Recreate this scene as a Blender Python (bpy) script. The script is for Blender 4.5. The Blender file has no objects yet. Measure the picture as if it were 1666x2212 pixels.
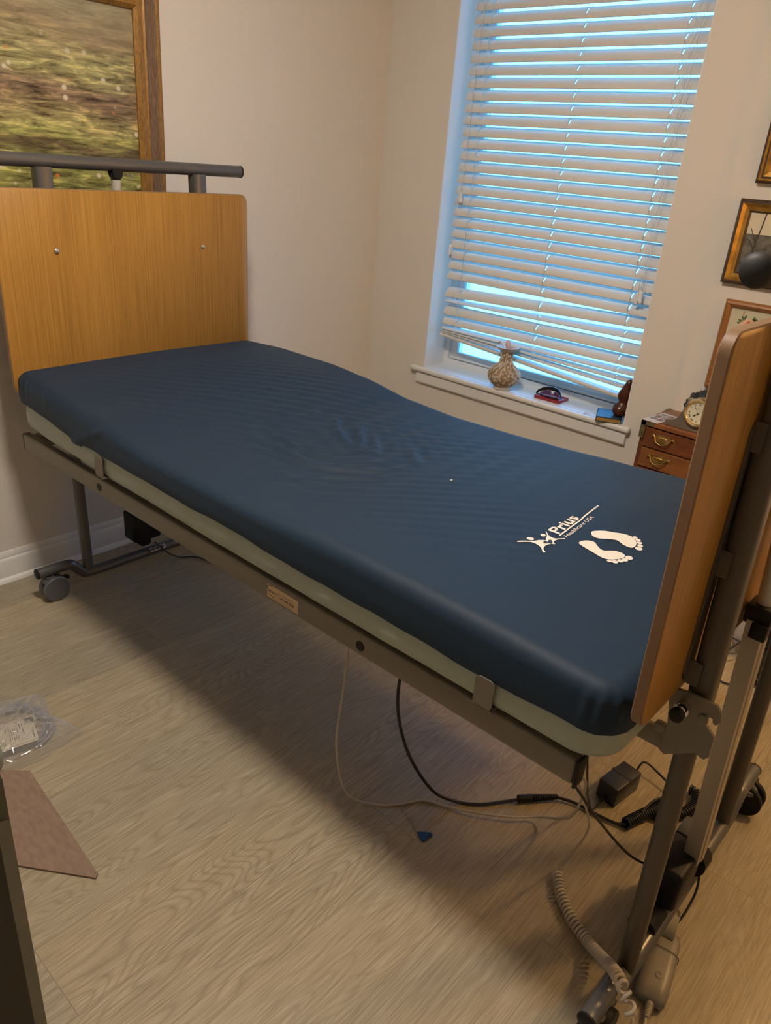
import bpy, bmesh, math, random
from mathutils import Vector, Matrix
random.seed(7)
S = bpy.context.scene
COL = S.collection
# ------------------------------------------------------------------ camera
cam_d = bpy.data.cameras.new('camera'); cam = bpy.data.objects.new('camera', cam_d); COL.objects.link(cam)
cam_d.sensor_fit = 'HORIZONTAL'; cam_d.sensor_width = 36.0; cam_d.lens = 1626.14 / 1666 * 36.0
cam_d.clip_start = 0.02
RT = Vector((0.7366118, 0.6718667, 0.07744796)); DN = Vector((0.3377149, -0.26618799, -0.90282479)); FW = Vector((-0.5859622, 0.69118672, -0.42297661))
M = Matrix((RT, -DN, -FW)).transposed().to_4x4(); M.translation = Vector((2.55332, -2.77774, 1.49594))
cam.matrix_world = M
S.camera = cam
# ------------------------------------------------------------------ world / exposure
w = bpy.data.worlds.new('dusk_sky'); S.world = w; w.use_nodes = True
wn = w.node_tree.nodes; wl = w.node_tree.links
bg = wn['Background']; tc = wn.new('ShaderNodeTexCoord'); sp = wn.new('ShaderNodeSeparateXYZ'); cr = wn.new('ShaderNodeValToRGB')
wl.new(tc.outputs['Generated'], sp.inputs[0]); wl.new(sp.outputs['Z'], cr.inputs[0]); wl.new(cr.outputs[0], bg.inputs['Color'])
cr.color_ramp.elements[0].position = 0.0; cr.color_ramp.elements[0].color = (0.09, 0.34, 0.60, 1)
cr.color_ramp.elements[1].position = 0.25; cr.color_ramp.elements[1].color = (0.11, 0.42, 1.0, 1)
bg.inputs['Strength'].default_value = 8.5
S.view_settings.view_transform = 'Standard'; S.view_settings.look = 'None'; S.view_settings.gamma = 1.0; S.view_settings.use_curve_mapping = False
S.view_settings.exposure = 0.0
CEIL_E = 186.0      # frosted ceiling fixture
LAMP_W = 38.0     # warm floor lamp by the back wall, right of the frame

# ------------------------------------------------------------------ materials
def nmat(name, col=(.8, .8, .8), rough=.5, metal=0., spec=.5):
    m = bpy.data.materials.new(name); m.use_nodes = True
    b = m.node_tree.nodes['Principled BSDF']
    b.inputs['Base Color'].default_value = (*col, 1); b.inputs['Roughness'].default_value = rough
    b.inputs['Metallic'].default_value = metal; b.inputs['Specular IOR Level'].default_value = spec
    return m
def N(m, t, **kw):
    n = m.node_tree.nodes.new(t)
    for k, v in kw.items():
        if k in n.inputs.keys(): n.inputs[k].default_value = v
        else: setattr(n, k, v)
    return n
def Lk(m, a, b): m.node_tree.links.new(a, b)
def bs(m): return m.node_tree.nodes['Principled BSDF']
def bumpy(m, scale=200, strength=.1, dist=.001, detail=3, src=None, stretch=None):
    tcn = N(m, 'ShaderNodeTexCoord'); no = N(m, 'ShaderNodeTexNoise'); no.inputs['Scale'].default_value = scale; no.inputs['Detail'].default_value = detail
    if stretch:
        mp = N(m, 'ShaderNodeMapping'); mp.inputs['Scale'].default_value = stretch
        Lk(m, tcn.outputs['Object'], mp.inputs[0]); Lk(m, mp.outputs[0], no.inputs['Vector'])
    else: Lk(m, tcn.outputs['Object'], no.inputs['Vector'])
    bp = N(m, 'ShaderNodeBump'); bp.inputs['Strength'].default_value = strength; bp.inputs['Distance'].default_value = dist
    Lk(m, no.outputs['Fac'], bp.inputs['Height']); Lk(m, bp.outputs[0], bs(m).inputs['Normal'])
    return m
def ramp(m, fac, stops):
    r = N(m, 'ShaderNodeValToRGB'); e = r.color_ramp.elements
    while len(e) < len(stops): e.new(0.5)
    for i, (p, c) in enumerate(stops): e[i].position = p; e[i].color = (*c, 1)
    Lk(m, fac, r.inputs[0]); return r
def noise_mat(name, c1, c2, scale, stretch=(1, 1, 1), rough=.5, metal=0., dist=0., detail=5, lo=.3, hi=.7, bump=0., spec=.5):
    m = nmat(name, c1, rough, metal, spec)
    t = N(m, 'ShaderNodeTexCoord'); mp = N(m, 'ShaderNodeMapping'); mp.inputs['Scale'].default_value = stretch
    no = N(m, 'ShaderNodeTexNoise'); no.inputs['Scale'].default_value = scale; no.inputs['Detail'].default_value = detail; no.inputs['Distortion'].default_value = dist
    Lk(m, t.outputs['Object'], mp.inputs[0]); Lk(m, mp.outputs[0], no.inputs['Vector'])
    r = ramp(m, no.outputs['Fac'], [(lo, c1), (hi, c2)]); Lk(m, r.outputs[0], bs(m).inputs['Base Color'])
    if bump:
        bp = N(m, 'ShaderNodeBump'); bp.inputs['Strength'].default_value = bump; bp.inputs['Distance'].default_value = .001
        Lk(m, no.outputs['Fac'], bp.inputs['Height']); Lk(m, bp.outputs[0], bs(m).inputs['Normal'])
    return m

MAT = {}
MAT['wall'] = bumpy(nmat('wall_paint', (.68, .635, .57), .75, spec=.25), 320, .12, .0006)
MAT['ceiling'] = nmat('ceiling_paint', (.75, .72, .66), .9)
MAT['trim'] = bumpy(nmat('white_trim_paint', (.74, .73, .70), .35), 60, .05, .0008)
MAT['vinyl'] = nmat('white_vinyl', (.76, .76, .75), .4)
MAT['slat'] = nmat('blind_slat_white', (.66, .64, .61), .45, spec=.4)
bs(MAT['slat']).inputs['Subsurface Weight'].default_value = 0.0
MAT['cord'] = nmat('blind_cord', (.75, .75, .74), .8)
MAT['beech'] = None
def beech():
    m = nmat('beech_laminate', (.5, .25, .06), .38, spec=.45)
    t = N(m, 'ShaderNodeTexCoord'); mp = N(m, 'ShaderNodeMapping'); mp.inputs['Scale'].default_value = (8, 95, 1.6)
    no = N(m, 'ShaderNodeTexNoise'); no.inputs['Scale'].default_value = 2.2; no.inputs['Detail'].default_value = 6; no.inputs['Distortion'].default_value = .35
    Lk(m, t.outputs['Object'], mp.inputs[0]); Lk(m, mp.outputs[0], no.inputs['Vector'])
    mp2 = N(m, 'ShaderNodeMapping'); mp2.inputs['Scale'].default_value = (2, 5, .5)
    n2 = N(m, 'ShaderNodeTexNoise'); n2.inputs['Scale'].default_value = 2; Lk(m, t.outputs['Object'], mp2.inputs[0]); Lk(m, mp2.outputs[0], n2.inputs['Vector'])
    mx = N(m, 'ShaderNodeMath', operation='MULTIPLY_ADD'); mx.inputs[1].default_value = .30; Lk(m, n2.outputs['Fac'], mx.inputs[0])
    ml = N(m, 'ShaderNodeMath', operation='MULTIPLY'); ml.inputs[1].default_value = .70; Lk(m, no.outputs['Fac'], ml.inputs[0]); Lk(m, ml.outputs[0], mx.inputs[2])
    r = ramp(m, mx.outputs[0], [(.34, (.27, .13, .022)), (.52, (.37, .185, .033)), (.68, (.43, .225, .048))])
    Lk(m, r.outputs[0], bs(m).inputs['Base Color']); return m
MAT['beech'] = beech()
MAT['beech_edge'] = nmat('panel_edge_band', (.215, .125, .068), .45)
MAT['bedgrey'] = nmat('taupe_powder_coat', (.185, .163, .13), .38, .25)
MAT['tube'] = nmat('grey_metallic_tube', (.12, .118, .118), .33, .45)
MAT['postbrown'] = nmat('dark_taupe_post', (.105, .09, .075), .38, .4)
MAT['alu'] = nmat('satin_aluminium', (.42, .37, .30), .38, .6)
MAT['palealu'] = nmat('pale_aluminium', (.52, .50, .46), .4, .3)
MAT['chrome'] = nmat('chrome', (.8, .78, .75), .12, 1.)
MAT['black'] = nmat('black_plastic', (.006, .006, .007), .5, spec=.3)
MAT['blackrub'] = nmat('black_rubber', (.01, .01, .011), .6)
MAT['castergrey'] = nmat('grey_caster_plastic', (.10, .10, .10), .45)
MAT['deck'] = nmat('deck_panel', (.30, .29, .28), .5, .3)
def navy():
    m = nmat('navy_stretch_cover', (.0082, .0228, .046), .60, spec=.27)
    b = bs(m); b.inputs['Sheen Weight'].default_value = .07; b.inputs['Sheen Roughness'].default_value = .5; b.inputs['Sheen Tint'].default_value = (.45, .6, .8, 1)
    bumpy(m, 900, .08, .0004); return m
MAT['navy'] = navy()
MAT['green'] = bumpy(nmat('sage_green_vinyl', (.36, .41, .35), .42, spec=.4), 9, .35, .02, detail=3, stretch=(1.3, 1, .7))
MAT['print'] = nmat('white_print', (.76, .71, .62), .6)
MAT['navyprint'] = nmat('cover_navy_inset', (.0082, .0228, .046), .60)
def floor_mat():
    m = nmat('oak_plank_floor', (.4, .3, .2), .36, spec=.4)
    t = N(m, 'ShaderNodeTexCoord'); sx = N(m, 'ShaderNodeSeparateXYZ'); Lk(m, t.outputs['Object'], sx.inputs[0])
    cx = N(m, 'ShaderNodeCombineXYZ'); Lk(m, sx.outputs['Y'], cx.inputs['X']); Lk(m, sx.outputs['X'], cx.inputs['Y'])
    br = N(m, 'ShaderNodeTexBrick'); br.inputs['Scale'].default_value = 1.0; br.inputs['Brick Width'].default_value = 1.22; br.inputs['Row Height'].default_value = .18
    br.inputs['Mortar Size'].default_value = .0012; br.inputs['Mortar Smooth'].default_value = .3; br.offset = .37; br.offset_frequency = 3
    br.inputs['Color1'].default_value = (0, 0, 0, 1); br.inputs['Color2'].default_value = (1, 1, 1, 1); br.inputs['Mortar'].default_value = (.5, .5, .5, 1)
    Lk(m, cx.outputs[0], br.inputs['Vector'])
    # per-plank offset of the grain
    of = N(m, 'ShaderNodeVectorMath', operation='MULTIPLY'); of.inputs[1].default_value = (7.3, 13.1, 5.7)
    cmb = N(m, 'ShaderNodeCombineXYZ'); bw = N(m, 'ShaderNodeRGBToBW'); Lk(m, br.outputs['Color'], bw.inputs[0])
    for i in range(3): Lk(m, bw.outputs[0], cmb.inputs[i])
    Lk(m, cmb.outputs[0], of.inputs[0])
    ad = N(m, 'ShaderNodeVectorMath', operation='ADD'); Lk(m, t.outputs['Object'], ad.inputs[0]); Lk(m, of.outputs[0], ad.inputs[1])
    mp = N(m, 'ShaderNodeMapping'); mp.inputs['Scale'].default_value = (1, .19, 1); Lk(m, ad.outputs[0], mp.inputs[0])
    n1 = N(m, 'ShaderNodeTexNoise'); n1.inputs['Scale'].default_value = 5.0; n1.inputs['Detail'].default_value = 2.5; n1.inputs['Distortion'].default_value = .15; n1.inputs['Roughness'].default_value = .45
    Lk(m, mp.outputs[0], n1.inputs['Vector'])
    # cathedral rings: repeating bands of the low noise
    mu = N(m, 'ShaderNodeMath', operation='MULTIPLY'); mu.inputs[1].default_value = 98.0; Lk(m, n1.outputs['Fac'], mu.inputs[0])
    fr = N(m, 'ShaderNodeMath', operation='PINGPONG'); fr.inputs[1].default_value = 1.0; Lk(m, mu.outputs[0], fr.inputs[0])
    pw = N(m, 'ShaderNodeMath', operation='POWER'); pw.inputs[1].default_value = 3.0; Lk(m, fr.outputs[0], pw.inputs[0])
    mp3 = N(m, 'ShaderNodeMapping'); mp3.inputs['Scale'].default_value = (1, .03, 1); Lk(m, ad.outputs[0], mp3.inputs[0])
    n3 = N(m, 'ShaderNodeTexNoise'); n3.inputs['Scale'].default_value = 330; n3.inputs['Detail'].default_value = 2; Lk(m, mp3.outputs[0], n3.inputs['Vector'])
    n4 = N(m, 'ShaderNodeTexNoise'); n4.inputs['Scale'].default_value = 2.2; Lk(m, mp.outputs[0], n4.inputs['Vector'])
    ringmask = ramp(m, n4.outputs['Fac'], [(.42, (.22, .22, .22)), (.60, (1, 1, 1))])
    rm = N(m, 'ShaderNodeMath', operation='MULTIPLY'); Lk(m, pw.outputs[0], rm.inputs[0]); Lk(m, ringmask.outputs[0], rm.inputs[1])
    base = ramp(m, n3.outputs['Fac'], [(.30, (.27, .222, .150)), (.50, (.352, .296, .208)), (.72, (.425, .362, .262))])
    mixp = N(m, 'ShaderNodeMix', data_type='RGBA', blend_type='MULTIPLY'); mixp.inputs[0].default_value = 1.0
    pr = ramp(m, bw.outputs[0], [(0, (.86, .88, .90)), (.5, (.97, .97, .96)), (1, (1.06, 1.02, .95))])
    Lk(m, base.outputs[0], mixp.inputs[6]); Lk(m, pr.outputs[0], mixp.inputs[7])
    mixr = N(m, 'ShaderNodeMix', data_type='RGBA'); fm = N(m, 'ShaderNodeMath', operation='MULTIPLY'); fm.inputs[1].default_value = .46
    Lk(m, rm.outputs[0], fm.inputs[0]); Lk(m, fm.outputs[0], mixr.inputs[0]); Lk(m, mixp.outputs[2], mixr.inputs[6]); mixr.inputs[7].default_value = (.17, .125, .075, 1)
    mixm = N(m, 'ShaderNodeMix', data_type='RGBA'); mf = N(m, 'ShaderNodeMath', operation='MULTIPLY'); mf.inputs[1].default_value = .45
    Lk(m, br.outputs['Fac'], mf.inputs[0]); Lk(m, mf.outputs[0], mixm.inputs[0]); Lk(m, mixr.outputs[2], mixm.inputs[6]); mixm.inputs[7].default_value = (.13, .09, .05, 1)
    Lk(m, mixm.outputs[2], bs(m).inputs['Base Color'])
    bp = N(m, 'ShaderNodeBump'); bp.inputs['Strength'].default_value = .25; bp.inputs['Distance'].default_value = .0008
    Lk(m, n3.outputs['Fac'], bp.inputs['Height']); Lk(m, bp.outputs[0], bs(m).inputs['Normal'])
    return m
MAT['floor'] = floor_mat()

# ------------------------------------------------------------------ mesh helpers
def new_bm(): return bmesh.new()
def finish(name, bm, mat, parent=None, smooth=None, loc=None):
    bmesh.ops.recalc_face_normals(bm, faces=bm.faces[:])
    me = bpy.data.meshes.new(name); bm.to_mesh(me); bm.free()
    mats = mat if isinstance(mat, (list, tuple)) else [mat]
    for k in mats: me.materials.append(k)
    o = bpy.data.objects.new(name, me); COL.objects.link(o)
    if smooth is not None:
        for p in me.polygons: p.use_smooth = True
        if smooth < 180: me.set_sharp_from_angle(angle=math.radians(smooth))
    if parent is not None:
        o.parent = parent
        o.matrix_parent_inverse = pinv(parent)
    return o
def pinv(p):
    # parts are built at their true place; only a root Empty has a placement of its own to undo
    if p.type != 'EMPTY': return Matrix.Identity(4)
    return Matrix.Translation(-p.location)
def tag(o, label=None, cat=None, group=None, kind=None):
    if label: o['label'] = label
    if cat: o['category'] = cat
    if group: o['group'] = group
    if kind: o['kind'] = kind
    return o
def thing(name, loc, label, cat, group=None):
    o = bpy.data.objects.new(name, None); COL.objects.link(o); o.location = loc; o.empty_display_size = .05
    return tag(o, label, cat, group)
def box(bm, x0, x1, y0, y1, z0, z1, bev=0., seg=2, mi=0):
    vs = [bm.verts.new((x, y, z)) for z in (z0, z1) for y in (y0, y1) for x in (x0, x1)]
    fs = [bm.faces.new([vs[i] for i in q]) for q in ((0, 2, 3, 1), (4, 5, 7, 6), (0, 1, 5, 4), (1, 3, 7, 5), (3, 2, 6, 7), (2, 0, 4, 6))]
    for f in fs: f.material_index = mi
    if bev > 0:
        es = list({e for f in fs for e in f.edges})
        bmesh.ops.bevel(bm, geom=es, offset=bev, segments=seg, profile=.5, affect='EDGES')
    return vs
def obox(bm, c, ax, half, bev=0., seg=2):
    """box with centre c, axes ax (3 vectors), half sizes"""
    vs = []
    for k in (-1, 1):
        for j in (-1, 1):
            for i in (-1, 1): vs.append(bm.verts.new(Vector(c) + ax[0] * half[0] * i + ax[1] * half[1] * j + ax[2] * half[2] * k))
    fs = [bm.faces.new([vs[i] for i in q]) for q in ((0, 2, 3, 1), (4, 5, 7, 6), (0, 1, 5, 4), (1, 3, 7, 5), (3, 2, 6, 7), (2, 0, 4, 6))]
    if bev > 0: bmesh.ops.bevel(bm, geom=list({e for f in fs for e in f.edges}), offset=bev, segments=seg, profile=.5, affect='EDGES')
def prism(bm, poly, d, off, mi=0):
    """extrude 3D polygon by vector d*off"""
    d = Vector(d).normalized() * off
    a = [bm.verts.new(Vector(p)) for p in poly]; b = [bm.verts.new(Vector(p) + d) for p in poly]
    n = len(a); fs = [bm.faces.new(a), bm.faces.new(b[::-1])]
    for i in range(n): fs.append(bm.faces.new((a[i], b[i], b[(i + 1) % n], a[(i + 1) % n])))
    for f in fs: f.material_index = mi
    return fs
def catmull(pts, n=8):
    P = [Vector(p) for p in pts]; P = [P[0] * 2 - P[1]] + P + [P[-1] * 2 - P[-2]]; out = []
    for i in range(1, len(P) - 2):
        for k in range(n):
            t = k / n; a, b, c, d = P[i - 1], P[i], P[i + 1], P[i + 2]
            out.append(.5 * ((2 * b) + (c - a) * t + (2 * a - 5 * b + 4 * c - d) * t * t + (3 * b - a - 3 * c + d) * t ** 3))
    out.append(P[-2]); return out
def tube(bm, pts, r, seg=12, cap=True, n=0, mi=0):
    P = catmull(pts, n) if n else [Vector(p) for p in pts]
    R = r if isinstance(r, (list, tuple)) else None
    t0 = (P[1] - P[0]).normalized(); up = Vector((0, 0, 1)) if abs(t0.z) < .9 else Vector((1, 0, 0))
    u = t0.cross(up).normalized(); rings = []
    for i, p in enumerate(P):
        t = (P[min(i + 1, len(P) - 1)] - P[max(i - 1, 0)]).normalized()
        u = (u - t * u.dot(t)).normalized(); v = t.cross(u)
        rr = (R[min(int(i * len(R) / len(P)), len(R) - 1)] if len(R) != len(P) else R[i]) if R else r
        rings.append([bm.verts.new(p + (u * math.cos(2 * math.pi * k / seg) + v * math.sin(2 * math.pi * k / seg)) * rr) for k in range(seg)])
    for a, b in zip(rings, rings[1:]):
        for k in range(seg): bm.faces.new((a[k], a[(k + 1) % seg], b[(k + 1) % seg], b[k])).material_index = mi
    if cap: bm.faces.new(rings[0][::-1]).material_index = mi; bm.faces.new(rings[-1]).material_index = mi
def coil(bm, path, R, r, pitch, seg=6, per=14, pl=None):
    """helical cord around a polyline path; R may be a function of fraction, pitch too"""
    P = catmull(path, 24); D = [0]
    for a, b in zip(P, P[1:]): D.append(D[-1] + (b - a).length)
    T = D[-1]; ph = 0; s = 0; pts = []; j = 0
    u = None
    while s < T:
        while j < len(D) - 2 and D[j + 1] < s: j += 1
        f = (s - D[j]) / max(D[j + 1] - D[j], 1e-9); c = P[j].lerp(P[j + 1], f); t = (P[j + 1] - P[j]).normalized()
        if u is None: u = t.cross(Vector((0, 0, 1))).normalized()
        u = (u - t * u.dot(t)).normalized(); v = t.cross(u)
        fr = s / T; RR = R(fr) if callable(R) else R; pp = pitch(fr) if callable(pitch) else pitch
        pts.append(c + (u * math.cos(ph) + v * math.sin(ph)) * RR); ph += 2 * math.pi / per; s += pp / per
    tube(bm, pts, r, seg)
def lathe(bm, prof, c, seg=32, axis='z', mi=None):
    rings = []
    for k, (r, h) in enumerate(prof):
        ring = []
        for i in range(seg):
            a = 2 * math.pi * i / seg; x, y = r * math.cos(a), r * math.sin(a)
            p = {'z': (x, y, h), 'y': (x, h, y), 'x': (h, x, y)}[axis]
            ring.append(bm.verts.new(Vector(c) + Vector(p)))
        rings.append(ring)
    for j, (a, b) in enumerate(zip(rings, rings[1:])):
        for k in range(seg):
            f = bm.faces.new((a[k], a[(k + 1) % seg], b[(k + 1) % seg], b[k]))
            if mi: f.material_index = mi[j]
    if prof[0][0] > 1e-6: bm.faces.new(rings[0][::-1])
    if prof[-1][0] > 1e-6: bm.faces.new(rings[-1])
    bmesh.ops.remove_doubles(bm, verts=[v for v in rings[0] + rings[-1]], dist=1e-6)
def rrect(w, h, r, seg=5):
    out = []
    for cx, cy, a0 in ((w / 2 - r, h / 2 - r, 0), (-w / 2 + r, h / 2 - r, 90), (-w / 2 + r, -h / 2 + r, 180), (w / 2 - r, -h / 2 + r, 270)):
        for k in range(seg + 1):
            a = math.radians(a0 + 90 * k / seg); out.append((cx + r * math.cos(a), cy + r * math.sin(a)))
    return out
def text_mesh(s, shear=0., bold=.0):
    cu = bpy.data.curves.new('lettering', 'FONT'); cu.body = s; cu.resolution_u = 4; cu.offset = bold; cu.shear = shear
    o = bpy.data.objects.new('lettering', cu); COL.objects.link(o); bpy.context.view_layer.update()
    me = bpy.data.meshes.new_from_object(o.evaluated_get(bpy.context.evaluated_depsgraph_get()))
    V = [v.co.copy() for v in me.vertices]; F = [list(p.vertices) for p in me.polygons]
    bpy.data.objects.remove(o); bpy.data.curves.remove(cu); bpy.data.meshes.remove(me)
    return V, F
def put_text(bm, s, O, U, Vv, fn=None, bold=.0, capn=.7, mi=0):
    """letter s: width runs O->O+U, capital height is Vv"""
    V, F = text_mesh(s, bold=bold); x0 = min(v.x for v in V); x1 = max(v.x for v in V)
    O, U, Vv = Vector(O), Vector(U), Vector(Vv); vs = []
    for v in V:
        p = O + U * ((v.x - x0) / (x1 - x0)) + Vv * (v.y / capn)
        vs.append(bm.verts.new(fn(p) if fn else p))
    for f in F:
        try: bm.faces.new([vs[i] for i in f]).material_index = mi
        except ValueError: pass

# ================================================================== THE ROOM
RX, RY, RZ = 4.4, -4.4, 2.62
def struct(name, bm, mat, smooth=None, parent=None):
    o = finish(name, bm, mat, parent, smooth)
    if parent is None: o['kind'] = 'structure'
    return o
bm = new_bm(); box(bm, -.12, RX + .12, RY - .12, .30, -.05, 0); struct('floor', bm, MAT['floor'])
bm = new_bm(); box(bm, -.12, RX + .12, RY - .12, .30, RZ, RZ + .05); struct('ceiling', bm, MAT['ceiling'])
bm = new_bm(); box(bm, -.12, 0, RY - .12, .0, 0, RZ); struct('wall_left', bm, MAT['wall'])
bm = new_bm(); box(bm, RX, RX + .12, RY - .12, -.012, 0, RZ); struct('wall_right', bm, MAT['wall'])
bm = new_bm(); box(bm, 0, RX, RY - .12, RY, 0, RZ); struct('wall_front', bm, MAT['wall'])
WX0, WX1, WZ0, WZ1 = .3558, 1.3884, .6214, 2.36
SHADE_STEP = 1.570  # wall set forward past here, added so the lamp leaves a shaded band
bm = new_bm()
box(bm, -.12, WX0, 0, .30, 0, RZ); box(bm, WX1, SHADE_STEP, 0, .30, 0, RZ)
box(bm, WX0, WX1, 0, .30, 0, WZ0 - .022); box(bm, WX0, WX1, 0, .30, WZ1, RZ)
box(bm, SHADE_STEP, RX + .12, -.012, .30, 0, RZ)
struct('wall_back', bm, MAT['wall'])
def baseboard(name, run, n, h=.1135, t=.015):
    """run: two xy ends, n: inward normal"""
    a, b = Vector((*run[0], 0)), Vector((*run[1], 0)); nn = Vector((*n, 0))
    prof = [(0, 0), (t, 0), (t, h * .70), (t * .8, h * .76), (t * .55, h * .80), (t * .62, h * .86), (t * .35, h * .95), (t * .25, h), (0, h)]
    bmm = new_bm(); A = [bmm.verts.new(a + nn * p + Vector((0, 0, z))) for p, z in prof]; B = [bmm.verts.new(b + nn * p + Vector((0, 0, z))) for p, z in prof]
    for i in range(len(A)): bmm.faces.new((A[i], A[(i + 1) % len(A)], B[(i + 1) % len(A)], B[i]))
    bmm.faces.new(A); bmm.faces.new(B[::-1])
    # quarter-round shoe
    Q = [(t, 0), (t + .013, 0), (t + .011, .009), (t + .006, .015), (t, .017)]
    A = [bmm.verts.new(a + nn * p + Vector((0, 0, z))) for p, z in Q]; B = [bmm.verts.new(b + nn * p + Vector((0, 0, z))) for p, z in Q]
    for i in range(len(A)): bmm.faces.new((A[i], A[(i + 1) % len(A)], B[(i + 1) % len(A)], B[i]))
    struct(name, bmm, MAT['trim'], 40)
baseboard('baseboard_left', ((0, RY), (0, -.0)), (1, 0))
baseboard('baseboard_back', ((.03, 0), (SHADE_STEP - .001, 0)), (0, -1))
baseboard('baseboard_right', ((SHADE_STEP - .0005, -.012), (RX, -.012)), (0, -1))
# jamb liners of the recess (painted white), sill and apron
bm = new_bm()
box(bm, WX0, WX0 + .004, .001, .145, WZ0, WZ1); box(bm, WX1 - .004, WX1, .001, .145, WZ0, WZ1); box(bm, WX0, WX1, .001, .145, WZ1 - .004, WZ1)
struct('trim_1', bm, MAT['trim'])
bm = new_bm()
box(bm, WX0, WX1, -.002, .15, WZ0 - .022, WZ0)
box(bm, .296, 1.424, -.030, -.0005, WZ0 - .022, WZ0, .008, 4)
struct('trim_2', bm, MAT['trim'], 50)
bm = new_bm()
pts = [(0, .596), (-.014, .596), (-.018, .590), (-.018, .552), (-.012, .545), (0, .545)]
A = [bm.verts.new((.331, y - .0005, z)) for y, z in pts]; B = [bm.verts.new((1.411, y - .0005, z)) for y, z in pts]
for i in range(len(A)): bm.faces.new((A[i], A[(i + 1) % len(A)], B[(i + 1) % len(A)], B[i]))
bm.faces.new(A); bm.faces.new(B[::-1]); struct('trim_3', bm, MAT['trim'])
# window unit
bm = new_bm()
y0, y1 = .145, .215
box(bm, WX0, WX0 + .030, y0, y1, WZ0, WZ1); box(bm, WX1 - .030, WX1, y0, y1, WZ0, WZ1)
box(bm, WX0 + .03, WX1 - .03, y0, y1, WZ0, WZ0 + .028); box(bm, WX0 + .03, WX1 - .03, y0, y1, WZ1 - .03, WZ1)
win = struct('window_1', bm, MAT['vinyl'])
bm = new_bm()   # lower sash
a0, a1 = WX0 + .03, WX1 - .03; zs0, zs1 = WZ0 + .028, WZ1 - .03
for q in ((a0, a0 + .04, zs0, zs1), (a1 - .04, a1, zs0, zs1), (a0 + .04, a1 - .04, zs0, zs0 + .035), (a0 + .04, a1 - .04, zs1 - .035, zs1)):
    box(bm, q[0], q[1], .158, .185, q[2], q[3], .003)
box(bm, a0 + .01, a1 - .01, .150, .158, zs0 + .004, zs0 + .016, .002)
finish('sash', bm, MAT['vinyl'], win, 40)
mg = bpy.data.materials.new('window_glass'); mg.use_nodes = True
nt = mg.node_tree; nt.nodes.clear(); out = nt.nodes.new('ShaderNodeOutputMaterial'); mx = nt.nodes.new('ShaderNodeMixShader'); tr = nt.nodes.new('ShaderNodeBsdfTransparent'); gl = nt.nodes.new('ShaderNodeBsdfGlossy'); fz = nt.nodes.new('ShaderNodeFresnel')
tr.inputs[0].default_value = (.93, .97, .96, 1); gl.inputs['Roughness'].default_value = .02; fz.inputs[0].default_value = 1.45
nt.links.new(fz.outputs[0], mx.inputs[0]); nt.links.new(tr.outputs[0], mx.inputs[1]); nt.links.new(gl.outputs[0], mx.inputs[2]); nt.links.new(mx.outputs[0], out.inputs[0])
for nm, x0, x1, z0, z1, yy in (('pane', a0 + .04, a1 - .04, zs0 + .035, zs1 - .035, .171),):
    bm = new_bm(); box(bm, x0, x1, yy, yy + .004, z0, z1); finish(nm, bm, mg, win)
# ceiling fixture (frosted dome, lights the near side of the bed)
def emis(name, col, e):
    m = nmat(name, (.9, .85, .75), .6); b = bs(m); b.inputs['Emission Color'].default_value = (*col, 1); b.inputs['Emission Strength'].default_value = e; return m
fx = thing('ceiling_light', (1.45, -2.00, RZ), 'frosted round ceiling light fixed above the near side of the bed', 'ceiling light')
bm = new_bm(); lathe(bm, [(.17, RZ - .001), (.175, RZ - .03), (.15, RZ - .035)], (1.45, -2.00, 0), 40); finish('mounting_ring', bm, MAT['chrome'], fx, 40)
bm = new_bm(); lathe(bm, [(.149, RZ - .034), (.14, RZ - .06), (.10, RZ - .085), (.05, RZ - .097), (0, RZ - .1)], (1.45, -2.00, 0), 40); finish('diffuser', bm, emis('warm_diffuser', (1, .89, .765), CEIL_E), fx, 60)

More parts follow.
